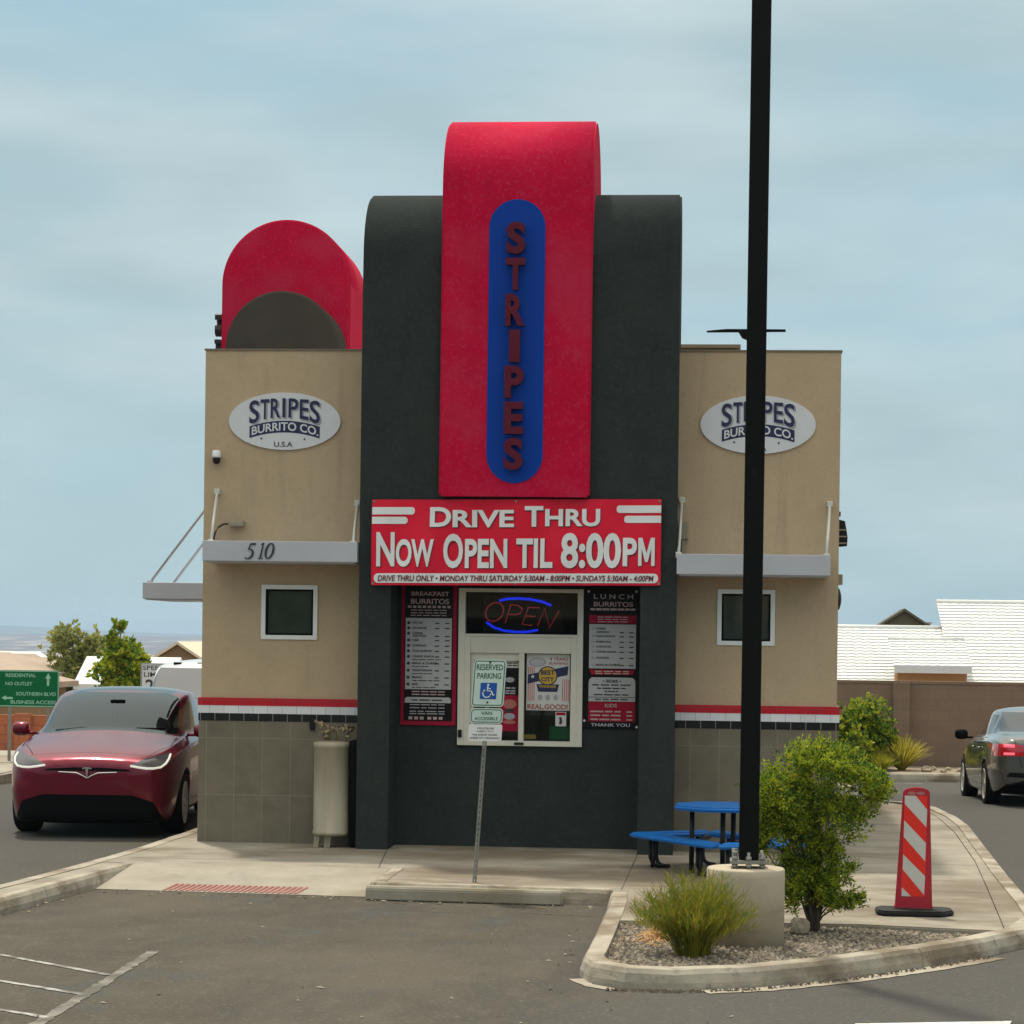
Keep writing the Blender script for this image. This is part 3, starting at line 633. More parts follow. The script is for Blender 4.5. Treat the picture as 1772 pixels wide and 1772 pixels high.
# 510 in slanted serif numerals, as raised strokes with thick and thin
def stroke(bm, pts, y, dep, mi=0):
    """pts = (x, z, halfwidth)"""
    P = [Vector((p[0], p[1])) for p in pts]; Lf, Rt = [], []
    for i, p in enumerate(P):
        d = (P[min(i + 1, len(P) - 1)] - P[max(i - 1, 0)]).normalized(); n_ = Vector((-d.y, d.x)) * pts[i][2]; Lf.append(p + n_); Rt.append(p - n_)
    for i in range(len(P) - 1):
        q = [Lf[i], Lf[i + 1], Rt[i + 1], Rt[i]]
        A = [bm.verts.new((v.x, y - dep, v.y)) for v in q]; C_ = [bm.verts.new((v.x, y, v.y)) for v in q]
        f1 = [bm.faces.new(A)]
        for k in range(4): f1.append(bm.faces.new((A[k], A[(k + 1) % 4], C_[(k + 1) % 4], C_[k])))
        bmesh.ops.recalc_face_normals(bm, faces=f1)
bm = bmesh.new(); sl = lambda x, z: x + z * .22
def num(pts, x0, z0, h): stroke(bm, [(x0 + sl(a, b) * h, z0 + b * h, wv * h) for a, b, wv in pts], -.601, .012)
nz0, nh = 3.106, .163; n0 = -2.815
num([(.50, .93, .05), (.16, .93, .055)], n0, nz0, nh); num([(.16, .93, .03), (.10, .56, .035)], n0, nz0, nh)
num([(.10, .58, .03)] + [(.17 + .26 * math.sin(R(t)), .30 + .30 * math.cos(R(t)), .035 + .035 * max(0, math.sin(R(t)))) for t in range(0, 181, 20)] + [(-.02, .05, .04)], n0, nz0, nh)
num([(.20, 1.0, .035), (.20, .05, .055)], n0 + .125, nz0, nh); num([(.06, .88, .022), (.22, .99, .03)], n0 + .125, nz0, nh); num([(.05, .02, .022), (.36, .02, .022)], n0 + .125, nz0, nh)
num([(.30 + .23 * math.sin(R(t)), .5 + .48 * math.cos(R(t)), .028 + .04 * abs(math.sin(R(t)))) for t in range(0, 361, 18)], n0 + .19, nz0, nh)
put(bm, 'house_number', 'num', cl)
# roof unit
bm = bmesh.new(); box(bm, .9, 2.26, 4.0, 5.4, 4.96, 5.87, bev=.02); box(bm, .85, 2.30, 3.95, 5.45, 5.87, 5.91)
tag(put(bm, 'rooftop_unit', 'tancap', loc=(1.6, 4.7, 4.96)), 'low brown air unit on the roof behind the right parapet', 'air unit')

# ------------------------------------------------------------------ signs and banner on the building
def logo(cx, cz):
    t = thing('oval_sign', '', 'sign', (cx, -.02, cz))
    k = 1.19 / 1420; X = lambda x: cx + (x - 835) * k; Zc = lambda y: cz - (y - 509) * k
    bm = bmesh.new(); prism(bm, [(cx + .595 * math.cos(R(a)), cz + .302 * math.sin(R(a))) for a in range(0, 360, 5)], 'y', -.022, 0); put(bm, 'backing', 'signw', t)
    drop = lambda x, z: (x, z - 75 * k * ((x - cx) / (450 * k)) ** 2)
    bm = bmesh.new()
    for s_, a, b, c, d in (('S', 385, 512, 235, 478), ('T', 528, 640, 228, 462), ('R', 658, 778, 222, 462), ('I', 806, 846, 220, 462), ('P', 884, 1008, 222, 462), ('E', 1028, 1140, 228, 462), ('S', 1152, 1285, 235, 478)):
        top_fix = lambda x, z, zt_=Zc(c), zb_=Zc(d): (x, z - 75 * k * ((x - cx) / (450 * k)) ** 2 * (.25 + .75 * (zt_ - z) / (zt_ - zb_)))
        text(bm, s_, X(a) + .018, X(b) + .018, Zc(d + 16), Zc(c + 10), -.023, .003, .014, warp=top_fix); 
        text(bm, s_, X(a), X(b), Zc(d), Zc(c), -.0255, .004, .016, mi=1, warp=top_fix)
    n_ = 16; 
    for i in range(n_):
        xa, xb = 390 + 895 * i / n_, 390 + 895 * (i + 1) / n_
        q = [drop(X(xa), Zc(650)), drop(X(xb), Zc(650)), drop(X(xb), Zc(503)), drop(X(xa), Zc(503))]
        flat(bm, [(a, -.0245, b) for a, b in q], 1)
    text(bm, 'BURRITO CO.', X(420), X(1268), Zc(628), Zc(522), -.025, .004, .020, mi=2, warp=drop)
    for sx, sz in ((543, 728), (1092, 735)):
        p = [(X(sx) + (20 if i % 2 == 0 else 9) * k * math.sin(R(36 * i)), Zc(sz) + (20 if i % 2 == 0 else 9) * k * math.cos(R(36 * i))) for i in range(10)]
        flat(bm, [(a, -.0235, b) for a, b in p], 3)
    text(bm, 'U.S.A', X(705), X(942), Zc(832), Zc(768), -.0225, .003, .01, mi=3)
    put(bm, 'lettering', ['lav', 'navy', 'signw', 'mtxt'], t)
    return t
lg = logo(-2.528, 4.578); lg['label'] = 'white oval logo sign on the left wing above the number 510'
lg['group'] = 'white oval signs on the tan wings'
l2 = copy_tree(lg); l2.location = (2.437, -.02, 4.567); l2['label'] = 'white oval logo sign on the right wing, half hidden by the black pole'

# banner
BY = -.535
bx0, bw_, bz_t, bh_ = -1.508, 2.968, 3.727, .879
bu = lambda x: bx0 + (x - 50) / 1610 * bw_
bv = lambda y: bz_t - (y - 45) / 485 * bh_
def bwave(x, z): return .012 * math.sin(x * 3.1 + z * 2) + .007 * math.sin(x * 9 - z * 7 + 1) + .010 * math.exp(-((x + .9 - (z - 3.3) * .8) / .16) ** 2) - .008 * math.exp(-((x - .55 + (z - 3.3) * .5) / .12) ** 2)
def drape(bm):
    for _ in range(5):
        es = [e for e in bm.edges if e.calc_length() > .07]
        if not es: break
        bmesh.ops.triangulate(bm, faces=[f for f in bm.faces if len(f.verts) > 4])
        bmesh.ops.subdivide_edges(bm, edges=[e for e in bm.edges if e.calc_length() > .07], cuts=1, use_grid_fill=True)
    for v in bm.verts:
        v.co.z += (v.co.x - bx0) / bw_ * .028; v.co.y -= bwave(v.co.x, v.co.z) + .014
t = thing('banner', 'red vinyl banner with white opening-hours lettering hung across the tower', 'banner', (0, BY, 3.29))
bm = bmesh.new(); nx, nz_ = 90, 28
for s_ in (0, -.003):
    g = [[bm.verts.new((bx0 + bw_ * i / nx, BY + s_, bz_t - bh_ * j / nz_)) for i in range(nx + 1)] for j in range(nz_ + 1)]
    for j in range(nz_):
        for i in range(nx): bm.faces.new((g[j][i], g[j + 1][i], g[j + 1][i + 1], g[j][i + 1]))
drape(bm); put(bm, 'sheet', 'banner', t, smooth=True)
bm = bmesh.new()
W1 = [('D', 375, 495, 200, 88), ('RIVE', 503, 846, 203, 105), ('T', 905, 1008, 200, 84), ('HRU', 1018, 1323, 198, 100), ('N', 78, 180, 424, 230), ('OW', 187, 400, 427, 268),
      ('O', 452, 562, 434, 238), ('PEN', 573, 810, 433, 268), ('TIL', 860, 1062, 432, 266), ('8:00', 1108, 1440, 434, 234), ('P', 1450, 1528, 422, 262), ('M', 1535, 1626, 420, 262)]
for dx, dy_, yy, mi, bo in ((4, 5, .006, 1, .040), (0, 0, .0095, 0, .030)):
    for s_, a, b, c, d in W1:
        text(bm, s_, bu(a + dx), bu(b + dx), bv(c + dy_), bv(d + dy_), BY - yy, .003, bo if s_ != 'M' else .004 + (yy < .008) * .006, mi=mi)
for a, b, c, d, cn in ((52, 290, 130, 88, (1, 0, 0, 1)), (52, 250, 183, 143, (1, 0, 0, 1)), (1413, 1659, 122, 80, (0, 1, 1, 0)), (1455, 1659, 178, 138, (0, 1, 1, 0))):
    flat(bm, [(p, BY - .010, q) for p, q in rrect(bu(a), bu(b), bv(c), bv(d), .03, 4, cn)], 0)
flat(bm, [(p, BY - .010, q) for p, q in rrect(bu(65), bu(1646), bv(517), bv(463), .045, 5)], 0)
text(bm, 'DRIVE THRU ONLY \u2022 MONDAY THRU SATURDAY 5:30AM - 8:00PM \u2022 SUNDAYS 5:30AM - 4:00PM', bu(88), bu(1622), bv(508), bv(474), BY - .0125, .003, .020, shear=.15, mi=1)
drape(bm); put(bm, 'lettering', ['white', 'maroon'], t)
for x in (bx0 + .02, bx0 + bw_ / 2, bx0 + bw_ - .02):
    for z in (bz_t - .02, bz_t - bh_ + .02):
        bm = bmesh.new(); prism(bm, [(x + .012 * math.cos(R(a)), z + .012 * math.sin(R(a))) for a in range(0, 360, 40)], 'y', BY - .010, BY - .002); drape(bm); put(bm, 'grommet', 'galv', t)

# menu boards (left, right)
def board(name, label, x0, x1, z0, z1, border):
    t = thing(name, label, 'menu board', ((x0 + x1) / 2, AY - .02, z0))
    bm = bmesh.new(); box(bm, x0, x1, AY - .022, AY - .002, z0, z1, 0, .003)
    if border: box(bm, x0 + .035, x1 - .04, AY - .026, AY - .020, z0 + .045, z1 - .01, 1)
    put(bm, 'panel', ['mred', 'mblk'] if border else ['mblk', 'mred'], t); return t
y1_ = AY - .028
t = board('menu_board', 'tall red-edged breakfast menu board left of the service window', -1.268, -.683, 1.395, 2.90, True); t['group'] = 'menu boards beside the service window'
bm = bmesh.new(); flat(bm, [(a, y1_, b) for a, b in ((-1.222, 1.772), (-.735, 1.772), (-.735, 2.522), (-1.222, 2.522))], 0)
flat(bm, [(a, y1_, b) for a, b in rrect(-1.222, -.735, 1.63, 1.69, .03, 4, (1, 1, 0, 0))], 0)
put(bm, 'price_list', ['mgry'], t)
bm = bmesh.new(); y2_ = y1_ - .003
text(bm, 'BREAKFAST', -1.165, -.765, 2.755, 2.80, y2_, .002, .02, mi=1); text(bm, 'BURRITOS', -1.17, -.765, 2.67, 2.725, y2_, .002, .02, mi=1)
for x in range(9): flat(bm, [(-1.20 + x * .052, y2_, 2.628), (-1.165 + x * .052, y2_, 2.628), (-1.165 + x * .052, y2_, 2.652), (-1.20 + x * .052, y2_, 2.652)], 1)
for z in (2.60, 2.572, 2.545): bars(bm, -1.17, -.79, z, .009, y2_, 5, 1)
zz = [2.462, 2.408, 2.352, 2.325, 2.280, 2.222, 2.166, 2.108, 2.036, 1.962, 1.888, 1.816]
for i, z in enumerate(zz):
    if i != 3: flat(bm, [(-1.19 + .017 * math.cos(R(a)), y2_, z + .009 + .017 * math.sin(R(a))) for a in range(0, 360, 45)], 0)
    nm = ('BACON', 'SAUSAGE', 'CARNE', 'ADOVADA', 'HAM', 'CHORIZO', 'CHICHARRON', 'CARNE ASADA', 'BEAN & CHEESE', 'VEGETARIAN', 'BEANS', 'EGG')[i]
    text(bm, nm, -1.148, -1.148 + .021 * len(nm), z, z + .022, y2_, .001, .02, mi=0)
    if i > 6: bars(bm, -1.148, -1.148 + random.uniform(.16, .34), z - .028, .008, y2_, 4, 0)
    if i != 2: bars(bm, -.91, -.865, z, .012, y2_, 1, 0); bars(bm, -.805, -.757, z, .012, y2_, 1, 0)
for z in (1.742, 1.712): bars(bm, -1.15, -.80, z, .012, y2_, 4, 1)
bars(bm, -1.15, -.83, 1.652, .014, y2_, 3, 0)
for z in (1.605, 1.572, 1.535, 1.51): bars(bm, -1.17, -.80, z, .011, y2_, 4, 2)
for x in (-1.18, -1.12, -1.06, -.98, -.92, -.86): flat(bm, [(x, y2_, 1.455), (x + .04, y2_, 1.455), (x + .04, y2_, 1.485), (x, y2_, 1.485)], 1)
put(bm, 'lettering', ['mtxt', 'mpale', 'lav'], t)
t = board('menu_board', 'tall black lunch menu board right of the service window', .655, 1.236, 1.395, 2.90, False); t['group'] = 'menu boards beside the service window'
bm = bmesh.new(); flat(bm, [(a, y1_, b) for a, b in ((.712, 2.018), (1.20, 2.018), (1.20, 2.480), (.712, 2.480))], 0)
flat(bm, [(a, y1_, b) for a, b in rrect(.712, 1.20, 1.674, 1.925, .05, 5, (1, 1, 0, 0))], 0)
flat(bm, [(a, y1_, b) for a, b in ((.71, 2.49), (1.205, 2.49), (1.205, 2.575), (.71, 2.575))], 1); flat(bm, [(a, y1_, b) for a, b in ((.74, 1.953), (1.17, 1.953), (1.19, 2.005), (.715, 2.005))], 1)
flat(bm, [(a, y1_, b) for a, b in ((.712, 1.463), (1.20, 1.463), (1.20, 1.670), (.712, 1.670))], 1)
put(bm, 'price_list', ['mgry', 'mred'], t)
bm = bmesh.new()
text(bm, 'L U N C H', .755, 1.165, 2.745, 2.795, y2_, .002, .012, mi=3); text(bm, 'BURRITOS', .755, 1.165, 2.665, 2.715, y2_, .002, .02, mi=1)
bars(bm, .72, 1.19, 2.625, .022, y2_, 7, 1)
for z in (2.552, 2.527, 2.502): bars(bm, .80, 1.11, z, .009, y2_, 4, 1)
for i, z in enumerate((2.425, 2.388, 2.345, 2.288, 2.236, 2.183, 2.120, 2.046)):
    if i != 1: flat(bm, [(.752 + .016 * math.cos(R(a)), y2_, z + .009 + .016 * math.sin(R(a))) for a in range(0, 360, 45)], 2)
    nm = ('CARNE', 'ADOVADA', 'CHICHARRON', 'BARBACOA', 'CARNITAS', 'CARNE ASADA', 'CHICKEN', 'BEAN & CHEESE')[i]
    text(bm, nm, .785, .785 + .0195 * len(nm), z, z + .021, y2_, .001, .02, mi=0)
    if i: bars(bm, 1.03, 1.075, z, .012, y2_, 1, 0); bars(bm, 1.13, 1.178, z, .012, y2_, 1, 0)
for z in (1.982, 1.960): bars(bm, .78, 1.13, z, .012, y2_, 4, 1)
text(bm, '\u2022 SIDES \u2022', .86, 1.05, 1.872, 1.902, y2_, .002, .02, mi=0)
for z, a, b in ((1.84, .75, 1.15), (1.805, .80, 1.10), (1.772, .88, 1.02), (1.738, .77, 1.13), (1.690, .78, 1.12)): bars(bm, a, b, z, .013, y2_, 4, 0)
flat(bm, [(.712, y2_, 1.716), (1.20, y2_, 1.716), (1.20, y2_, 1.721), (.712, y2_, 1.721)], 0)
text(bm, 'KIDS', .885, 1.01, 1.612, 1.650, y2_, .002, .02, mi=1)
for z in (1.560, 1.520, 1.478): bars(bm, .735, 1.05, z, .016, y2_, 3, 1); bars(bm, 1.11, 1.17, z, .014, y2_, 1, 1)
text(bm, 'THANK YOU', .74, 1.15, 1.412, 1.446, y2_, .002, .02, mi=3)
put(bm, 'lettering', ['mtxt', 'mpale', 'lav', 'mgry'], t)
for x, z in ((.672, 1.47), (1.218, 1.41), (.70, 2.82), (1.20, 2.825)):
    bm = bmesh.new(); prism(bm, [(x + .013 * math.cos(R(a)), z + .013 * math.sin(R(a))) for a in range(0, 360, 40)], 'y', AY - .034, AY - .02); put(bm, 'bolt', 'signw', t)

# OPEN sign behind the transom pane
t = thing('neon_open_sign', 'lit red OPEN sign with blue arcs behind the upper service-window pane', 'neon sign', (0, AY + .12, 2.57))
ny = AY + .10; bm = bmesh.new()
def neon(pts): tube(bm, [(-.396 + (a - 290) / 815 * .80, ny, 2.705 - (b - 180) / 310 * .285 ) for a, b in pts], .0085, 6)
neon([(390 + 95 * math.cos(R(a)) + (298 - (298 - 105 * math.sin(R(a)))) * .18, 298 - 108 * math.sin(R(a))) for a in range(0, 361, 20)])
neon([(505, 425), (565, 215), (640, 218), (690, 260), (665, 310), (620, 325), (540, 322)])
neon([(875, 245), (755, 240), (690, 435), (800, 445)]); neon([(728, 340), (830, 345)])
neon([(855, 450), (930, 250), (985, 470), (1085, 275)])
put(bm, 'letters', 'neonr', t)
bm = bmesh.new()
for q in ([(-.25, 2.715), (-.17, 2.735), (-.05, 2.742), (.08, 2.735), (.20, 2.712), (.30, 2.672)], [(-.385, 2.488), (-.30, 2.432), (-.20, 2.402), (-.08, 2.388), (.05, 2.390), (.165, 2.412)]):
    tube(bm, [(a, ny, b) for a, b in q], .013, 8)
put(bm, 'arcs', 'neonb', t)
bm = bmesh.new(); box(bm, -.42, .43, ny + .02, ny + .04, 2.375, 2.765, bev=.01); put(bm, 'back_panel', 'mblk', t)

# posters and notices on the panes
py = AY + .028
t = thing('window_poster', 'white striped award poster with gold badge in the right service pane', 'poster', (.28, py, 1.57))
bm = bmesh.new(); box(bm, .056, .511, py - .003, py, 1.569, 2.158); put(bm, 'sheet', 'wsheet', t)
PX = lambda x: .056 + (x - 735) / 455 * .455; PZ = lambda y: 2.158 - (y - 745) / 600 * .589
bm = bmesh.new(); q0 = py - .004
for x in (750, 770, 790, 810, 1110, 1132, 1154, 1176): flat(bm, [(PX(x), q0, PZ(1245)), (PX(x + 10), q0, PZ(1245)), (PX(x + 10), q0, PZ(880 if x < 900 else 1010)), (PX(x), q0, PZ(880 if x < 900 else 1010))], 0)
flat(bm, [(PX(a), q0 - .001, PZ(b)) for a, b in ((750, 965), (1175, 868), (1165, 965), (745, 1062))], 1)
flat(bm, [(PX(850 + 92 * math.cos(R(a)) - 0), q0 - .0015, PZ(830 - 50 * math.sin(R(a)))) for a in range(0, 360, 20)], 4)
flat(bm, [(PX(850 + 70 * math.cos(R(a))), q0 - .002, PZ(830 - 34 * math.sin(R(a)))) for a in range(0, 360, 20)], 5)
flat(bm, [(PX(957 + 104 * math.cos(R(a))), q0 - .002, PZ(975 - 104 * math.sin(R(a)))) for a in range(0, 360, 12)], 1); flat(bm, [(PX(957 + 92 * math.cos(R(a))), q0 - .003, PZ(975 - 92 * math.sin(R(a)))) for a in range(0, 360, 12)], 2)
text(bm, 'BEST', PX(885), PX(1030), PZ(965), PZ(915), q0 - .004, .001, .03, mi=1); text(bm, 'CITY', PX(890), PX(1025), PZ(1035), PZ(990), q0 - .004, .001, .03, mi=1)
flat(bm, [(PX(a), q0 - .004, PZ(b)) for a, b in ((840, 1065), (1078, 1065), (1060, 1145), (860, 1145))], 1); text(bm, 'WINNER', PX(868), PX(1050), PZ(1105), PZ(1075), q0 - .005, .001, .02, mi=2)
flat(bm, [(PX(800 + (22 if i % 2 == 0 else 9) * math.sin(R(36 * i))), q0 - .003, PZ(985 - (22 if i % 2 == 0 else 9) * math.cos(R(36 * i)))) for i in range(10)], 6)
for x in (880, 960, 1045): flat(bm, [(PX(x + 26 * math.cos(R(a))), q0 - .002, PZ(1208 - 32 * math.sin(R(a)))) for a in range(0, 360, 45)], 4)
text(bm, '4 YEARS', PX(975), PX(1165), PZ(812), PZ(778), q0, .001, .02, mi=3); text(bm, 'RUNNING!', PX(970), PX(1165), PZ(855), PZ(826), q0, .001, .02, mi=3)
text(bm, 'REAL.GOOD!', PX(748), PX(1172), PZ(1335), PZ(1278), q0, .001, .03, mi=3)
put(bm, 'print', [mat('poster_stripe', (.55, .18, .17), .6), 'navy', mat('poster_gold', (.55, .34, .03), .6), mat('poster_rust', (.36, .09, .07), .6), 'lav', 'mgry', 'white'], t)
t = thing('window_notice', 'small white notice with dark figure low in the right service pane', 'notice', (.42, py, 1.41))
bm = bmesh.new(); box(bm, .365, .478, py - .003, py, 1.405, 1.556); put(bm, 'sheet', 'wsheet', t)
bm = bmesh.new(); flat(bm, [(.372, py - .004, 1.52), (.471, py - .004, 1.52), (.471, py - .004, 1.55), (.372, py - .004, 1.55)], 1); tube(bm, [(.415, py - .006, 1.43), (.425, py - .006, 1.46), (.415, py - .006, 1.50)], .014, 6); put(bm, 'print', ['mtxt', 'mred'], t)
bm = bmesh.new(); box(bm, .302, .509, AY + .045, AY + .20, 1.262, 1.396, bev=.01); tag(put(bm, 'napkin_box', 'ggreen', loc=(.40, AY + .12, 1.262)), 'plain green box standing in the lower right corner of the service window', 'box')
bm = bmesh.new(); prism(bm, rrect(.034, .160, 1.266, 1.312, .012), 'y', AY + .044, AY + .07); text(bm, 'PULL', .055, .14, 1.278, 1.30, AY + .0435, .001, .02, mi=1) if False else None
tag(put(bm, 'window_sticker', mat('sticker_yellow', (.55, .30, .03), .6), loc=(.10, AY + .05, 1.266)), 'small yellow strip sticker at the foot of the right service pane', 'sticker')
t = thing('menu_poster', 'dark and red food poster behind the reserved parking sign', 'poster', (-.12, py, 1.34))
bm = bmesh.new(); box(bm, -.235, -.03, py - .003, py, 1.345, 2.01, 0); flat(bm, [(-.235, py - .004, 1.345), (-.03, py - .004, 1.345), (-.03, py - .004, 1.72), (-.235, py - .004, 1.72)], 1)
flat(bm, [(-.235, py - .0045, 2.01), (-.03, py - .0045, 2.01), (-.03, py - .0045, 2.075), (-.235, py - .0045, 2.11)], 2); put(bm, 'sheet', ['mblk', 'mred', 'wsheet'], t)
bm = bmesh.new(); q0 = py - .0055
for cz, rx, rz_, mi in ((1.885, .05, .028, 0), (1.63, .075, .05, 1), (1.50, .06, .035, 0), (1.56, .05, .02, 2), (1.44, .07, .02, 1)): flat(bm, [(-.12 + rx * math.cos(R(a)), q0, cz + rz_ * math.sin(R(a))) for a in range(0, 360, 24)], mi); q0 -= .0004
for z in (1.79, 1.76, 1.735): bars(bm, -.215, -.06, z, .016, q0, 3, 0)
for z in (2.055, 2.03): bars(bm, -.15, -.04, z, .012, q0, 2, 2)
put(bm, 'print', ['lav', mat('poster_pink', (.42, .13, .11), .6), 'mtxt'], t)

# ------------------------------------------------------------------ fittings on the walls
t = thing('security_camera', 'white dome security camera on the left wing below the oval sign', 'camera', (-3.24, -.02, 4.19))
bm = bmesh.new(); lathe(bm, [(.030, 4.262), (.042, 4.255), (.047, 4.20), (.047, 4.185)], -3.24, -.07, 20); box(bm, -3.26, -3.22, -.06, -.002, 4.21, 4.25); put(bm, 'housing', 'white', t)
bm = bmesh.new(); lathe(bm, [(.041, 4.185), (.041, 4.16), (.034, 4.132), (.015, 4.118)], -3.24, -.07, 20); put(bm, 'dome', 'black', t)
t = thing('wall_floodlight', 'small grey flood lamp on a curved conduit above the left canopy', 'flood lamp', (-3.0, -.02, 3.48))
bm = bmesh.new(); box(bm, -3.10, -2.935, -.11, -.012, 3.462, 3.522, bev=.012); put(bm, 'housing', 'trim', t)
bm = bmesh.new(); tube(bm, [(-3.10, -.06, 3.49), (-3.16, -.06, 3.485), (-3.21, -.06, 3.455), (-3.245, -.06, 3.40), (-3.262, -.06, 3.33), (-3.265, -.06, 3.27)], .011, 8); put(bm, 'conduit', 'mtxt', t)
t = thing('wall_lamp', 'little beige downlight sticking out from the left corner of the building', 'lamp', (XL, .6, 4.1))
bm = bmesh.new(); tube(bm, [(XL - .04, .6, 4.20), (XL - .07, .6, 4.05)], .038, 12, r1=.05); put(bm, 'shade', 'trim', t)
bm = bmesh.new(); tube(bm, [(XL, .6, 4.16), (XL - .04, .6, 4.21)], .02, 8); put(bm, 'bracket', 'trim', t)
bm = bmesh.new(); box(bm, 1.64, 1.735, -.10, -.001, 3.37, 3.56, bev=.012); box(bm, 1.665, 1.71, -.08, -.02, 3.20, 3.37)
tag(put(bm, 'junction_box', 'trim', loc=(1.69, -.05, 3.37)), 'grey electrical box above the right canopy beside the tower', 'electrical box')
for (z0, z1, w_, m, lab, nm, ct) in ((3.33, 3.62, .10, 'black', 'black wall lantern on the right corner of the building, uppermost fitting', 'wall_lantern', 'lantern'), (2.93, 3.04, .07, 'trim', 'small beige box on the right corner below the lantern', 'junction_box', 'electrical box'), (2.66, 2.90, .05, 'black', 'black rounded bell on the right corner, lowest of its fittings', 'alarm_bell', 'bell')):
    bm = bmesh.new()
    if nm == 'wall_lantern':
        box(bm, XR - .0, XR + .04, .45, .55, z1 + .03, z1 + .08); prism(bm, [(XR + .005, z0), (XR + .11, z0 + .01), (XR + .115, z0 + .10), (XR + .085, z1 - .02), (XR + .005, z1)], 'y', .43, .57)
        for e in range(3): box(bm, XR + .012, XR + .105, .424, .43, z0 + .03 + e * .07, z0 + .045 + e * .07, 1)
    elif nm == 'junction_box': box(bm, XR + .001, XR + w_, .45, .55, z0, z1, bev=.008)
    else: lathe(bm, [(.13, XR + .001), (.13, XR + .02), (.10, XR + .045), (.04, XR + .06)], .5, (z0 + z1) / 2, 20, axis='x')
    tag(put(bm, nm, [m, 'trim'], loc=(XR, .5, z0)), lab, ct)
# gas tank on the left of the tower
tx, ty, tr_ = -1.93, -.30, .186
t = thing('gas_tank', 'tall beige cylindrical gas tank on stub legs against the left wing', 'gas tank', (tx, ty, S))
bm = bmesh.new(); lathe(bm, [(.02, .245), (tr_ - .02, .25), (tr_ + .008, .262), (tr_ + .008, .295), (tr_, .30), (tr_, 1.16), (tr_ + .007, 1.165), (tr_ + .007, 1.210), (tr_ - .004, 1.216), (tr_ - .03, 1.222), (.08, 1.228), (.02, 1.23)], tx, ty, 40); put(bm, 'vessel', 'tank', t)
for dx, dw in ((-.13, .062), (-.015, .07)):
    bm = bmesh.new(); prism(bm, [(tx + dx - dw / 2, .255), (tx + dx + dw / 2, .255), (tx + dx + dw / 2 - .02, S), (tx + dx - dw / 2 - .01, S)], 'y', ty - .10, ty - .04); put(bm, 'leg', 'tank', t)
bm = bmesh.new(); rg = random.Random(4)
tube(bm, [(tx - .20, ty + .1, 1.43), (tx - .12, ty, 1.40), (tx - .05, ty, 1.38), (tx - .02, ty, 1.24)], .016, 8); tube(bm, [(tx - .08, ty, 1.24), (tx - .08, ty, 1.33), (tx + .10, ty, 1.36), (tx + .22, ty + .05, 1.38)], .014, 8)
tube(bm, [(tx + .05, ty, 1.24), (tx + .05, ty - .02, 1.37), (tx + .12, ty, 1.40)], .012, 8); tube(bm, [(tx + .14, ty, 1.22), (tx + .15, ty, 1.30), (tx + .21, ty + .1, 1.36)], .012, 8)
for i in range(16):
    a = Vector((tx + rg.uniform(-.12, .20), ty + rg.uniform(-.06, .04), rg.uniform(1.27, 1.41))); d = Vector((rg.uniform(-1, 1), rg.uniform(-.5, .5), rg.uniform(-1, 1))).normalized() * rg.uniform(.018, .035)
    tube(bm, [a - d, a + d], rg.uniform(.010, .02), 8)
put(bm, 'valves', 'brass', t)
bm = bmesh.new(); box(bm, tx - .285, tx - .23, -.06, -.02, 1.33, 1.45, bev=.01); put(bm, 'hose_clip', 'black', t)
bm = bmesh.new(); box(bm, tx + .195, TL_ - .004, -.40, -.021, S + .02, 1.24, bev=.012); box(bm, tx + .21, TL_ - .03, -.38, -.05, S - .005, S + .02)  # plain black box filling the narrow gap between tank and tower
tag(put(bm, 'black_box', 'cblack', loc=(tx + .24, -.2, S)), 'narrow plain black box squeezed between beige tank and charcoal tower', 'cabinet')

# ------------------------------------------------------------------ reserved parking sign, wheel stop
t = thing('parking_sign', 'leaning metal post with three white reserved-parking plates', 'parking sign', (-.107, -3.52, S))
LEAN = (.075) / 1.25; px_ = lambda z: -.107 + (z - S) * LEAN
bm = bmesh.new(); hw = .019
zs = [S - .02 + i * .0254 for i in range(80)]
for i in range(79):
    z0, z1 = zs[i], zs[i + 1]; a, b = px_(z0), px_(z1); hole = i % 2 == 1
    q = [(-hw, 0), (-.0075, -.012), (.0075, -.012), (hw, 0)]
    for k in range(3):
        if k == 1 and hole:
            m_ = .004
            flat(bm, [(a + q[1][0], -3.52 + q[1][1], z0), (a + q[1][0] + m_, -3.52 + q[1][1], z0), (b + q[1][0] + m_, -3.52 + q[1][1], z1), (b + q[1][0], -3.52 + q[1][1], z1)])
            flat(bm, [(a + q[2][0] - m_, -3.52 + q[1][1], z0), (a + q[2][0], -3.52 + q[1][1], z0), (b + q[2][0], -3.52 + q[1][1], z1), (b + q[2][0] - m_, -3.52 + q[1][1], z1)]); continue
        flat(bm, [(a + q[k][0], -3.52 + q[k][1], z0), (a + q[k + 1][0], -3.52 + q[k + 1][1], z0), (b + q[k + 1][0], -3.52 + q[k + 1][1], z1), (b + q[k][0], -3.52 + q[k][1], z1)])
bmesh.ops.remove_doubles(bm, verts=bm.verts, dist=.0005)
r_ = bmesh.ops.solidify(bm, geom=list(bm.faces), thickness=.0025)
put(bm, 'post', 'galv', t)
def plate(name, w_, z0, z1, r, m='smint'):
    bm = bmesh.new(); xc = px_((z0 + z1) / 2); pts = rrect(-w_ / 2, w_ / 2, z0, z1, r)
    prism(bm, [(xc + a + (b - (z0 + z1) / 2) * LEAN, b) for a, b in pts], 'y', -3.54, -3.536); return put(bm, name, m, t), xc
yl = -3.5405
def skew(bm, zc):
    for v in bm.verts: v.co.x += (v.co.z - zc) * LEAN
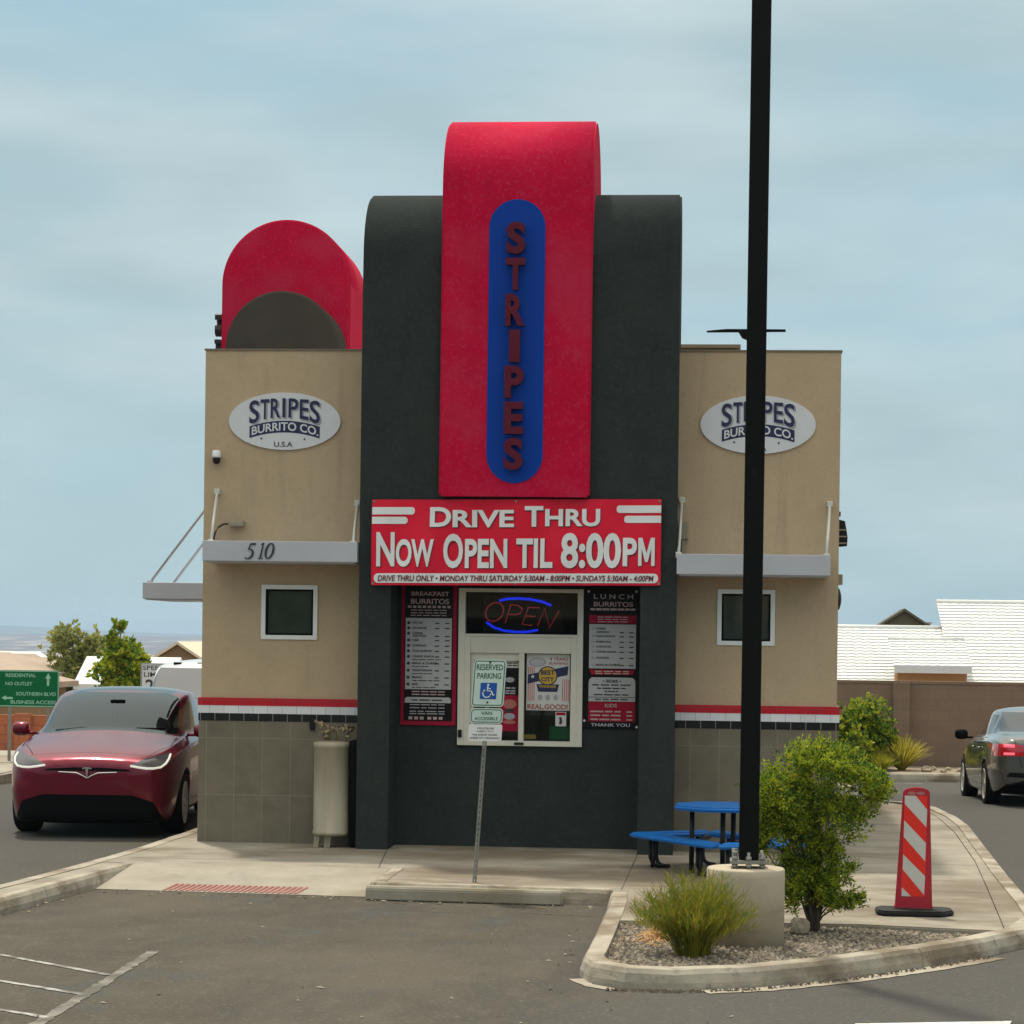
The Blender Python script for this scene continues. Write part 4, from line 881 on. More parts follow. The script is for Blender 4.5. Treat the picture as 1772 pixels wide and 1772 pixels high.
def outline(bm, x0, x1, z0, z1, r, w_, y, mi=0):
    A = rrect(x0, x1, z0, z1, r); B_ = rrect(x0 + w_, x1 - w_, z0 + w_, z1 - w_, max(r - w_, .002))
    va = [bm.verts.new((a, y, b)) for a, b in A]; vb = [bm.verts.new((a, y, b)) for a, b in B_]; n = len(A)
    for i in range(n): f = bm.faces.new((va[i], va[(i + 1) % n], vb[(i + 1) % n], vb[i])); f.material_index = mi
pl, xc = plate('reserved_plate', .293, 1.703, 2.125, .035)
bm = bmesh.new(); outline(bm, xc - .137, xc + .137, 1.713, 2.115, .028, .009, yl)
text(bm, 'RESERVED', xc - .118, xc + .118, 2.030, 2.083, yl, .001, .02); text(bm, 'PARKING', xc - .108, xc + .108, 1.953, 2.006, yl, .001, .02)
flat(bm, [(a, yl - .001, b) for a, b in rrect(xc - .072, xc + .076, 1.772, 1.918, .006)], 1)
tube(bm, [(xc - .004, yl - .003, 1.885), (xc - .008, yl - .003, 1.845), (xc + .030, yl - .003, 1.843), (xc + .045, yl - .003, 1.805), (xc + .058, yl - .003, 1.812)], .006, 6, 2)
tube(bm, [(xc - .01 + .036 * math.cos(R(a)), yl - .003, 1.822 + .036 * math.sin(R(a))) for a in range(120, 371, 20)], .006, 6, 2); tube(bm, [(xc - .006, yl - .003, 1.866), (xc + .022, yl - .003, 1.864)], .005, 6, 2)
lathe_pts = [(xc - .003 + .010 * math.cos(R(a)), yl - .004, 1.899 + .010 * math.sin(R(a))) for a in range(0, 360, 40)]; flat(bm, lathe_pts, 2)
for z in (2.098, 1.742): flat(bm, [(xc + .010 * math.cos(R(a)), yl - .004, z + .010 * math.sin(R(a))) for a in range(0, 360, 40)], 3)
skew(bm, 1.914); put(bm, 'lettering', ['sgreen', 'sblue', 'white', 'mtxt'], pl)
pl, xc = plate('van_plate', .295, 1.552, 1.690, .035)
bm = bmesh.new(); outline(bm, xc - .138, xc + .138, 1.562, 1.680, .030, .008, yl)
text(bm, 'VAN', xc - .05, xc + .05, 1.630, 1.662, yl, .001, .02); text(bm, 'ACCESSIBLE', xc - .105, xc + .105, 1.583, 1.612, yl, .001, .012)
skew(bm, 1.62); put(bm, 'lettering', ['sgreen'], pl)
pl, xc = plate('violators_plate', .300, 1.396, 1.546, .018, 'white')
bm = bmesh.new()
for i, (s_, a) in enumerate((('VIOLATORS ARE', .075), ('SUBJECT TO A', .075), ('FINE AND/OR TOWING', .11), ('UNDER CITY ORDINANCE', .135))): text(bm, s_, xc - a, xc + a, 1.502 - i * .029, 1.519 - i * .029, yl, .001, .006)
skew(bm, 1.47); put(bm, 'lettering', ['mtxt'], pl)
bm = bmesh.new(); prism(bm, [(-.065, .005), (-.062, .10), (-.045, .125), (.045, .125), (.062, .10), (.065, .005)], 'x', -.88, .85)
bmesh.ops.rotate(bm, verts=bm.verts, cent=(0, 0, 0), matrix=Matrix.Rotation(R(-3.4), 3, 'Z')); bmesh.ops.translate(bm, verts=bm.verts, vec=(-.14, -3.965, 0))
bmesh.ops.bevel(bm, geom=list(bm.edges), offset=.008, segments=2, affect='EDGES')
tag(put(bm, 'wheel_stop', 'conc', loc=(-.14, -3.965, 0)), 'grey concrete wheel stop lying in front of the apron', 'wheel stop')

# ------------------------------------------------------------------ light pole on its concrete pier
t = thing('light_pole', 'tall black square steel light pole bolted on a round concrete pier', 'light pole', (2.242, -7.05, .05))
bm = bmesh.new(); lathe(bm, [(.285, .03), (.286, .60), (.284, .645), (.276, .655), (.10, .656)], 2.242, -7.05, 48); pier = put(bm, 'pier', over(mat('cast_concrete', (.47, .40, .29), .9, .12, 5, .4, 45), (.34, .28, .20), 2.6, .5, .75, .8, (.6, .6, 3)), t)
bm = bmesh.new(); box(bm, -.072, .072, -.072, .072, .70, 9.6, bev=.008); bmesh.ops.rotate(bm, verts=bm.verts, cent=(0, 0, 0), matrix=Matrix.Rotation(R(-1.5), 3, 'Z')); 
for v in bm.verts: v.co.x += 2.262 + (v.co.z - .7) * .0022; v.co.y += -7.05
put(bm, 'shaft', 'pole', t)
bm = bmesh.new(); box(bm, 2.125, 2.392, -7.18, -6.92, .69, .715, bev=.004); put(bm, 'base_plate', 'galv', t)
for dx, dy_ in ((-.10, -.10), (.10, -.10), (-.10, .10), (.10, .10), (0, -.115)):
    bm = bmesh.new(); tube(bm, [(2.26 + dx, -7.05 + dy_, .655), (2.26 + dx, -7.05 + dy_, .775)], .012, 8); tube(bm, [(2.26 + dx, -7.05 + dy_, .715), (2.26 + dx, -7.05 + dy_, .745)], .024, 6); tube(bm, [(2.26 + dx, -7.05 + dy_, .665), (2.26 + dx, -7.05 + dy_, .689)], .024, 6)
    if dx < 0: tube(bm, [(2.26 + dx, -7.05 + dy_, .76), (2.26 + dx, -7.05 + dy_, .785)], .022, 8)
    put(bm, 'anchor_bolt', 'galv', t)
bm = bmesh.new(); q = -7.05; prism(bm, [(1.905, 4.592), (2.05, 4.605), (2.48, 4.603), (2.482, 4.588), (2.20, 4.585), (1.905, 4.583)], 'y', q - .02, q + .02); prism(bm, [(2.12, 4.60), (2.20, 4.60), (2.20, 4.53), (2.165, 4.545), (2.14, 4.585)], 'y', q - .05, q + .05)
put(bm, 'banner_bracket', 'pole', t)
bm = bmesh.new(); box(bm, 2.235, 2.275, -7.128, -7.120, 1.04, 1.18, bev=.003); put(bm, 'hand_hole_cover', 'pole', t)
bm = bmesh.new(); box(bm, 2.08, 2.48, -7.55, -6.55, 9.6, 9.72, bev=.03); put(bm, 'lamp_head', 'pole', t)

# ------------------------------------------------------------------ picnic table
pc = Vector((2.09, -2.12, 0))
t = thing('picnic_table', 'blue outdoor table with attached blue benches and black legs', 'picnic table', (pc.x, pc.y, S))
bm = bmesh.new(); prism(bm, [(pc.x + .47 * math.cos(R(a)), pc.y + .47 * math.sin(R(a))) for a in range(22, 382, 45)], 'z', .722, .770); bmesh.ops.bevel(bm, geom=list(bm.edges), offset=.018, segments=3, affect='EDGES'); put(bm, 'table_top', 'tblue', t)
cn = [Vector((1.19, -1.72, 0)), Vector((2.03, -2.98, 0)), Vector((2.98, -2.45, 0)), Vector((2.02, -1.20, 0))]
for i in range(4):
    a, b = cn[i], cn[(i + 1) % 4]; d = (b - a).normalized(); n_ = Vector((-d.y, d.x, 0))
    if n_.dot(pc - a) < 0: n_ = -n_
    a2, b2 = a + d * .03, b - d * (.03 if i else .03)
    q = [a2, b2, b2 + n_ * .23 - d * .20, a2 + n_ * .23 + d * .20]
    bm = bmesh.new(); prism(bm, [(v.x, v.y) for v in q], 'z', .414, .460); bmesh.ops.bevel(bm, geom=list(bm.edges), offset=.016, segments=3, affect='EDGES'); put(bm, 'bench', 'tblue', t)
    for f_ in (.18, .72):
        p = a.lerp(b, f_) + n_ * .10; bm = bmesh.new()
        tube(bm, [(p.x, p.y, .41), (p.x, p.y, .24), (p.x + n_.x * .03, p.y + n_.y * .03, .17), (p.x + n_.x * .10, p.y + n_.y * .10, S + .018), (p.x + n_.x * .22, p.y + n_.y * .22, S + .016)], .020, 8)
        tube(bm, [(p.x + d.x * .06, p.y + d.y * .06, .41), (p.x + d.x * .06, p.y + d.y * .06, .22), (p.x + d.x * .03, p.y + d.y * .03, S + .016)], .018, 8); put(bm, 'bench_leg', 'black', t)
for sx, sy in ((-.27, -.14), (.02, -.22), (.12, .02), (.20, .14)):
    bm = bmesh.new(); tube(bm, [(pc.x + sx, pc.y + sy, .715), (pc.x + sx, pc.y + sy, S)], .024, 8); put(bm, 'leg', 'black', t)
bm = bmesh.new(); tube(bm, [(pc.x - .27, pc.y - .14, .40), (pc.x + .20, pc.y + .14, .40)], .018, 8); tube(bm, [(pc.x - .27, pc.y - .14, .42), (pc.x - .1, pc.y + .5, .42)], .02, 8); put(bm, 'cross_brace', 'black', t)

# ------------------------------------------------------------------ striped traffic panel
cx_, cy_ = 3.635, -5.22
t = thing('traffic_panel', 'red and white striped upright traffic panel on a black rubber base', 'traffic panel', (cx_, cy_, S))
TX = lambda x: cx_ + (x - 325 ) / 1565; TZ = lambda y: S + .052 + (1598 - y) / 1565 * 1.0
bm = bmesh.new()
out = [(TX(78), TZ(1598)), (TX(545), TZ(1598)), (TX(497), TZ(140))] + [(TX(331 + 166 * math.cos(R(a))), TZ(140 - 66 * math.sin(R(a)))) for a in range(10, 180, 10)] + [(TX(165), TZ(140))]
prism(bm, out, 'y', cy_ - .022, cy_ + .022); bmesh.ops.bevel(bm, geom=list(bm.edges), offset=.007, segments=2, affect='EDGES'); 
prism(bm, [(TX(70), TZ(1598)), (TX(552), TZ(1598)), (TX(550), TZ(1570)), (TX(74), TZ(1570))], 'y', cy_ - .03, cy_ + .03)
put(bm, 'upright', 'orplas', t)
bm = bmesh.new(); yy = cy_ - .0235
clipx = lambda z, e: None
flat(bm, [(TX(a), yy, TZ(b)) for a, b in ((152, 1452), (450, 1452), (466, 180), (182, 180))], 0)
for q in ([(182, 180), (320, 180), (465, 355), (457, 575), (184, 285)], [(178, 490), (455, 775), (446, 1005), (176, 700)], [(172, 922), (448, 1192), (438, 1430), (168, 1112)], [(162, 1338), (275, 1450), (156, 1450)]): flat(bm, [(TX(a), yy - .0012, TZ(b)) for a, b in q], 1)
put(bm, 'reflective_sheeting', ['orange', 'wsheet'], t)
bm = bmesh.new()
for cx2 in (270, 382): flat(bm, [(TX(cx2 + 52 * math.cos(R(a))), cy_ - .0228, TZ(148 - 22 * math.sin(R(a)))) for a in range(0, 360, 24)], 0); 
put(bm, 'handle_slots', [mat('slot_pink', (.40, .16, .15), .7)], t)
bm = bmesh.new(); prism(bm, [(cx_ - .31, cy_ - .12), (cx_ - .26, cy_ - .2), (cx_ + .20, cy_ - .2), (cx_ + .31, cy_ - .06), (cx_ + .31, cy_ + .14), (cx_ + .24, cy_ + .2), (cx_ - .26, cy_ + .2), (cx_ - .31, cy_ + .1)], 'z', S, S + .044); bmesh.ops.bevel(bm, geom=list(bm.edges), offset=.012, segments=2, affect='EDGES'); put(bm, 'base', 'rubber', t)

# ------------------------------------------------------------------ plants
def leaf_cloud(bm, tufts, rnd, n=9, ln=(.03, .055), wd=.011, spread=.9, mats=(0, 1, 2, 3), wts=(4, 4, 2, 3)):
    """a tuft = (position, direction): a spray of small pointed leaves"""
    for p, d in tufts:
        mi = rnd.choices(mats, wts)[0]
        for _ in range(n):
            v = (d + Vector((rnd.gauss(0, 1), rnd.gauss(0, 1), rnd.gauss(0, 1))) * spread).normalized(); l_ = rnd.uniform(*ln)
            s = v.cross(Vector((rnd.gauss(0, 1), rnd.gauss(0, 1), rnd.gauss(0, 1)))).normalized() * wd * rnd.uniform(.7, 1.3)
            o = p + Vector((rnd.gauss(0, 1), rnd.gauss(0, 1), rnd.gauss(0, 1))) * .016
            f = bm.faces.new((bm.verts.new(o), bm.verts.new(o + v * l_ * .5 + s), bm.verts.new(o + v * l_), bm.verts.new(o + v * l_ * .5 - s))); f.material_index = mi if rnd.random() < .8 else rnd.choices(mats, wts)[0]
def bush(name, label, cat, base, lobes, n_tuft, mats, wts, stem_r=.02, leaf=dict(), seed=1, skin=.55, group=None, up=.5, nst=6, stem_m='bark'):
    rnd = random.Random(seed); t = thing(name, label, cat, base, group); base = Vector(base); tot = sum(l_[2] for l_ in lobes); tufts = []; tips = []
    for c, r, wgt in lobes:
        c = base + Vector(c); r = Vector(r); ncl = max(5, int(26 * wgt / tot * len(lobes) ** .5)); cl_ = []
        for _ in range(ncl):
            v = Vector((rnd.gauss(0, 1), rnd.gauss(0, 1), rnd.gauss(0, 1))).normalized() * rnd.uniform(skin, 1.02) ; cl_.append((v, rnd.uniform(.14, .30)))
        for v, _ in cl_[:nst]: tips.append(c + Vector((v.x * r.x, v.y * r.y, v.z * r.z)) * .85)
        for _ in range(int(n_tuft * wgt / tot)):
            v, s = rnd.choice(cl_); q = v + Vector((rnd.gauss(0, 1), rnd.gauss(0, 1), rnd.gauss(0, 1))) * s
            if q.length > 1.18: q = q.normalized() * rnd.uniform(.9, 1.18)
            p = c + Vector((q.x * r.x, q.y * r.y, q.z * r.z))
            if p.z < base.z + .02: continue
            tufts.append((p, (q.normalized() + Vector((0, 0, up))).normalized()))
    bm = bmesh.new(); leaf_cloud(bm, tufts, rnd, wts=wts, mats=tuple(range(len(mats))), **leaf); put(bm, 'foliage', list(mats), t)
    bm = bmesh.new()
    for tip in tips:
        a = base + Vector((rnd.uniform(-1, 1), rnd.uniform(-1, 1), 0)) * stem_r * 2.0; m_ = a.lerp(tip, .5); m_.x = a.x + (tip.x - a.x) * .3; m_.y = a.y + (tip.y - a.y) * .3
        tube(bm, [a, a.lerp(m_, .5), m_, m_.lerp(tip, .55) + Vector((rnd.gauss(0, .02), rnd.gauss(0, .02), .01)), tip], stem_r, 6, r1=stem_r * .2)
    put(bm, 'stem', stem_m, t); return t
bush('large_shrub', 'tall bushy yellow-green shrub right of the pole pier', 'shrub', (2.79, -6.22, S - .03),
     [((-.30, 0, 1.05), (.24, .3, .34), 2.4), ((-.26, .05, .74), (.20, .2, .22), 1.2), ((-.02, 0, 1.16), (.40, .40, .28), 5), ((.22, .02, 1.06), (.32, .32, .22), 2.4), ((-.22, 0, .98), (.26, .3, .30), 2), ((.10, .02, .82), (.32, .32, .20), 1.7), ((-.16, 0, .62), (.19, .22, .28), 1.8), ((.04, 0, .60), (.17, .2, .24), 1.5), ((-.03, 0, .32), (.22, .22, .25), 3.0), ((.24, 0, .22), (.17, .14, .13), .7), ((.20, .1, .46), (.14, .14, .10), .35)],
     5200, ('g1', 'g2', 'g3', 'g4'), (4.5, 3.5, 2.6, 3), .014, dict(n=10, ln=(.022, .044), wd=.0065, spread=.75), 3, nst=3)
bush('round_bush', 'dense rounded green bush against the brown block wall', 'bush', (4.95, 20.6, -.07), [((.0, 0, .85), (.52, .5, .52), 3), ((-.25, 0, .5), (.42, .5, .5), 2), ((.22, 0, .45), (.42, .5, .45), 2)], 1500, ('g1', 'g2', 'g3', 'g4'), (4, 4, 2, 3), .02, dict(n=9, ln=(.05, .09), wd=.02), 5)
bush('young_shrub', 'leafy green shrub rising behind the tall shrub, right of the building corner', 'shrub', (4.35, 18.9, -.07), [((.1, 0, .5), (.45, .4, .45), 1)], 420, ('g1', 'g2', 'g3', 'g4'), (4, 4, 2, 3), .02, dict(n=9, ln=(.05, .09), wd=.02), 8)
def grass(name, label, base, n, h, lean, mats, seed, cat='ornamental grass', wd=.004, r0=.06, side=0, spread=None, stemname='blades', sag=.35, sl=(.025, .07), jit=.006):
    rnd = random.Random(seed); t = thing(name, label, cat, base); bm = bmesh.new(); b = Vector(base)
    for _ in range(n):
        a = rnd.uniform(0, 6.283); ln = rnd.uniform(*lean); hh = rnd.uniform(*h) * (1 - .25 * (ln / lean[1]) ** 2); d = Vector((math.cos(a), math.sin(a), 0)); o = b + d * rnd.uniform(0, r0)
        pts = [o + d * ln * (s ** 1.25) + Vector((0, 0, hh * (s - sag * ln * s * s))) + Vector((rnd.gauss(0, jit), rnd.gauss(0, jit), 0)) * s for s in (0, .35, .7, 1)]
        mi = rnd.randrange(len(mats)); sd_ = Vector((-d.y, d.x, rnd.uniform(-.4, .4))).normalized(); sd_.rotate(Matrix.Rotation(rnd.uniform(-1, 1), 3, 'Z'))
        prev = None
        for i, p in enumerate(pts):
            w_ = wd * (1 - .25 * i) + .0006; r_ = (bm.verts.new(p - sd_ * w_), bm.verts.new(p + sd_ * w_))
            if prev: f = bm.faces.new((prev[0], prev[1], r_[1], r_[0])); f.material_index = mi
            prev = r_
        for _ in range(side):
            s = rnd.uniform(.3, 1); k = min(2, int(s * 3)); p = pts[k].lerp(pts[k + 1], s * 3 - k if s < 1 else 1)
            v = (d * rnd.uniform(-.3, .9) + Vector((rnd.gauss(0, .5), rnd.gauss(0, .5), .9))).normalized() * rnd.uniform(*sl); sw_ = v.cross(Vector((rnd.gauss(0, 1), rnd.gauss(0, 1), .2))).normalized() * wd * .8
            f = bm.faces.new((bm.verts.new(p), bm.verts.new(p + v * .5 + sw_), bm.verts.new(p + v), bm.verts.new(p + v * .5 - sw_))); f.material_index = mi if rnd.random() < .6 else rnd.randrange(len(mats))
    put(bm, stemname, list(mats), t); return t
grass('broom_bush', 'fine-stemmed yellow-green broom bush in front of the pole pier', (1.87, -7.80, S - .03), 520, (.36, .64), (.03, .40), ('b2', 'b2', 'g2', 'b1', 'b1'), 21, 'bush', .0026, .12, 30, sag=.7, sl=(.02, .10), jit=.016)
grass('ornamental_grass', 'spiky yellow grass clump at the foot of the brown wall', (5.68, 20.4, -.07), 420, (.45, .75), (.05, .62), ('y3', 'y1', 'y2'), 9, wd=.012)
grass('ornamental_grass', 'low yellow-green clump between round bush and spiky grass', (5.25, 19.9, -.07), 300, (.2, .4), (.05, .35), ('y1', 'y2', 'g1'), 19, wd=.012)
# straw and chunks on the bed
bm = bmesh.new(); rg = random.Random(8)
for _ in range(900):
    r = abs(rg.gauss(0, .12)); a = rg.uniform(0, 6.28); x, y = 1.60 + r * math.cos(a) * .8, -6.95 + r * math.sin(a) * 1.6; z = S - .03 + max(0, .10 - r * .5) * rg.random()
    v = Vector((rg.gauss(0, 1), rg.gauss(0, 1), rg.gauss(0, .35))).normalized() * rg.uniform(.015, .045); s = Vector((-v.y, v.x, .01)).normalized() * .004; o = Vector((x, y, z + .01))
    f = bm.faces.new([bm.verts.new(q) for q in (o - s, o + v - s, o + v + s, o + s)]); f.material_index = rg.randrange(2)
tag(structure(put(bm, 'dry_litter', ['straw', 'straw2']), 'stuff'), 'heap of dry orange plant litter behind the broom bush', 'litter')
def rock(bm, c, s, rnd, sq=.7):
    r_ = bmesh.ops.create_icosphere(bm, subdivisions=2, radius=1)
    for v in r_['verts']:
        k = 1 + rnd.uniform(-.22, .22); v.co = Vector((v.co.x * s * k, v.co.y * s * k, v.co.z * s * sq * k)) + Vector(c)
rg = random.Random(5); bm = bmesh.new(); rock(bm, (2.66, -6.50, S + .03), .075, rg, 1.0); tag(put(bm, 'concrete_chunk', 'conc', loc=(2.66, -6.5, S)), 'pale broken lump of concrete between the pier and the tall shrub', 'rubble')
prm = None
for i in range(12):
    if prm is None:
        bm = bmesh.new(); rock(bm, (0, 0, .03), .10, rg); prm = tag(put(bm, 'rock', 'stone2'), 'pale landscape stone at the foot of the brown wall', 'stone', 'landscape stones along the brown wall'); o = prm
    else: o = prm.copy(); COL.objects.link(o)
    o.location = (6.15 + i * .14 + rg.uniform(-.05, .05), 20.2 + rg.uniform(-.5, .5), -.08); o.rotation_euler = (0, 0, rg.uniform(0, 6)); k = rg.uniform(.6, 1.2); o.scale = (k, k, k)
bm = bmesh.new(); rg = random.Random(12)
for _ in range(500):
    u = rg.random(); i = rg.randrange(5); pa = [(1.3, -8.86), (1.75, -8.90), (2.3, -8.70), (2.95, -8.12), (3.55, -7.45), (4.08, -6.78)]
    a, b = Vector(pa[i]), Vector(pa[i + 1]); p = a.lerp(b, u) + Vector((rg.gauss(0, .02), rg.gauss(0, .02))); s = rg.uniform(.004, .014); q = rg.uniform(0, 6)
    vs_ = [bm.verts.new((p.x + math.cos(q + k * 2.1) * s, p.y + math.sin(q + k * 2.1) * s, .008)) for k in range(3)]; tp = bm.verts.new((p.x, p.y, .008 + s)); 
    for k in range(3): bm.faces.new((vs_[k], vs_[(k + 1) % 3], tp))
tag(structure(put(bm, 'gutter_litter', 'bark'), 'stuff'), 'brown leaf litter lying along the foot of the island kerb', 'litter')

# ------------------------------------------------------------------ cars
def evaluated(bm, mods):
    me = bpy.data.meshes.new('temp'); bm.to_mesh(me); bm.free(); ob = bpy.data.objects.new('temp', me); COL.objects.link(ob)
    for f in mods: f(ob)
    bpy.context.view_layer.update(); me2 = bpy.data.meshes.new_from_object(ob.evaluated_get(bpy.context.evaluated_depsgraph_get()))
    bpy.data.objects.remove(ob); bpy.data.meshes.remove(me); b = bmesh.new(); b.from_mesh(me2); bpy.data.meshes.remove(me2); return b
def car_shell(stations, arches, wheel_r, crease={2: .6, 4: .75, 5: .55, 6: .45}):
    """stations = (y, half ring of (x, z) from underside centre to roof centre), nose first"""
    bm = bmesh.new(); rings = []
    for y, ring in stations:
        full = [(x, z) for x, z in ring] + [(-x, z) for x, z in ring[-2:0:-1]]
        rings.append([bm.verts.new((x, y, z)) for x, z in full])
    n = len(rings[0])
    for a, b in zip(rings, rings[1:]):
        for k in range(n): bm.faces.new((a[k], b[k], b[(k + 1) % n], a[(k + 1) % n]))
    bm.faces.new(rings[0][::-1] if False else rings[0]); bm.faces.new(rings[-1][::-1]); bmesh.ops.recalc_face_normals(bm, faces=bm.faces)
    cl_ = bm.edges.layers.float.new('crease_edge')
    for a, b in zip(rings, rings[1:]):
        for k, c in crease.items():
            for kk in (k, n - k): e = bm.edges.get((a[kk], b[kk])); e[cl_] = c
    bm = evaluated(bm, [lambda o: setattr(o.modifiers.new('s', 'SUBSURF'), 'levels', 3)])
    for y, zc, hw in arches:
        cut = bmesh.new(); 
        for sx in (-1, 1): 
            lathe(cut, [(.001, sx * (hw - .30)), (wheel_r + .045, sx * (hw - .30)), (wheel_r + .045, sx * (hw + .3)), (.001, sx * (hw + .3))], y, zc, 36, axis='x')
        cm = bpy.data.meshes.new('cut'); cut.to_mesh(cm); cut.free(); co = bpy.data.objects.new('cut', cm); COL.objects.link(co)
        def add(o, co=co): m = o.modifiers.new('b', 'BOOLEAN'); m.operation = 'DIFFERENCE'; m.object = co; m.solver = 'EXACT'
        bm = evaluated(bm, [add]); bpy.data.objects.remove(co)
    bm.normal_update()
    for f in bm.faces:
        f.smooth = True; c = f.calc_center_median(); f.material_index = 0
        for y, zc, hw in arches:
            if math.hypot(c.y - y, c.z - zc) < wheel_r + .043 and abs(c.x) < hw + .1: f.material_index = 1; f.smooth = False
        if f.normal.z < -.75: f.material_index = 1
    return bm
def cut_panel(bm, poly, ax, cond):
    """cut the polygon (in the axes ax) into the shell and return the faces inside it"""
    i, j = ax; k = 3 - i - j; lo = [min(p[q] for p in poly) for q in (0, 1)]; hi = [max(p[q] for p in poly) for q in (0, 1)]
    def near(f):
        return cond(f) and max(v.co[i] for v in f.verts) >= lo[0] - .01 and min(v.co[i] for v in f.verts) <= hi[0] + .01 and max(v.co[j] for v in f.verts) >= lo[1] - .01 and min(v.co[j] for v in f.verts) <= hi[1] + .01
    for a, b in zip(poly, poly[1:] + poly[:1]):
        fs = [f for f in bm.faces if near(f)]; es = {e for f in fs for e in f.edges}; vs_ = {v for f in fs for v in f.verts}
        co = [0, 0, 0]; no = [0, 0, 0]; co[i], co[j] = a; no[i], no[j] = -(b[1] - a[1]), b[0] - a[0]
        bmesh.ops.bisect_plane(bm, geom=fs + list(es) + list(vs_), dist=1e-5, plane_co=co, plane_no=no)
    bm.normal_update(); out = []
    for f in bm.faces:
        if cond(f):
            c = f.calc_center_median()
            if inside((c[i], c[j]), poly): out.append(f)
    return out
def detach(bm, faces, name, mats, parent, push=0):
    nb = bmesh.new(); mp_ = {}
    for f in faces:
        vs_ = []
        for v in f.verts:
            if v not in mp_: mp_[v] = nb.verts.new(v.co + v.normal * push)
            vs_.append(mp_[v])
        try: q = nb.faces.new(vs_); q.smooth = True
        except ValueError: pass
    bmesh.ops.delete(bm, geom=faces, context='FACES')
    return put(nb, name, mats, parent, local=True)
def paint_faces(bm, faces, mi):
    for f in faces: f.material_index = mi
def shrink(poly, d):
    cx = sum(p[0] for p in poly) / len(poly); cy = sum(p[1] for p in poly) / len(poly); out = []
    for p in poly: v = Vector((cx - p[0], cy - p[1])); out.append((p[0] + v.x / v.length * d, p[1] + v.y / v.length * d))
    return out
def wheel(parent, x, y, r, wd, seed_spokes=5, side=1, rim_m='rim'):
    w_ = bpy.data.objects.new('wheel', None); COL.objects.link(w_); w_.parent = parent; w_['base'] = (0, 0, 0); w_.empty_display_size = .1; w_.location = (x, y, r)
    bm = bmesh.new(); h = wd / 2; lathe(bm, [(r * .66, -h), (r * .90, -h - .004), (r * .975, -h + .02), (r, -h + .05), (r, h - .05), (r * .975, h - .02), (r * .90, h + .004), (r * .66, h), (r * .64, h - .03), (r * .64, -h + .03)], 0, 0, 40, axis='x'); put(bm, 'tyre', 'tyre', w_, local=True)
    bm = bmesh.new(); s = side
    lathe(bm, [(r * .665, s * (h - .06)), (r * .68, s * (h + .004)), (r * .645, s * (h + .006)), (r * .60, s * (h - .05)), (r * .05, s * (h - .07))], 0, 0, 40, axis='x')
    for k in range(seed_spokes * 2):
        a = 2 * math.pi * (k // 2) / seed_spokes + (.16 if k % 2 else -.16); da = .07
        pts = [(r * .08, a - da * 2.2), (r * .63, a - da), (r * .63, a + da), (r * .08, a + da * 2.2)]
        A = [bm.verts.new((s * (h - .012), q * math.cos(b), q * math.sin(b))) for q, b in pts]; C_ = [bm.verts.new((s * (h - .05), q * math.cos(b), q * math.sin(b))) for q, b in pts]
        fl = [bm.faces.new(A)] + [bm.faces.new((A[m], A[(m + 1) % 4], C_[(m + 1) % 4], C_[m])) for m in range(4)]; bmesh.ops.recalc_face_normals(bm, faces=fl)
    lathe(bm, [(.001, s * (h - .05)), (r * .13, s * (h - .045)), (r * .12, s * (h - .005)), (.001, s * (h - .002))], 0, 0, 20, axis='x')
    put(bm, 'rim', rim_m, w_, local=True); return w_
def mirror(parent, s, x, y, z, m, sc=1.0):
    bm = bmesh.new(); r_ = bmesh.ops.create_uvsphere(bm, u_segments=20, v_segments=12, radius=1)
    for v in bm.verts:
        c = v.co; c.x = s * (x + .10 * sc * (abs(c.x) ** .7 * (1 if c.x > 0 else -1))); c.y = y + (.075 if c.y < 0 else .05) * sc * c.y; c.z = z + .075 * sc * (abs(c.z) ** .75 * (1 if c.z > 0 else -1))
    bmesh.ops.recalc_face_normals(bm, faces=bm.faces)
    box(bm, min(s * (x - .17 * sc), s * (x - .05)), max(s * (x - .17 * sc), s * (x - .05)), y - .02, y + .03, z - .06 * sc, z - .03 * sc)
    o = put(bm, 'mirror', m, parent, local=True, smooth=True); return o

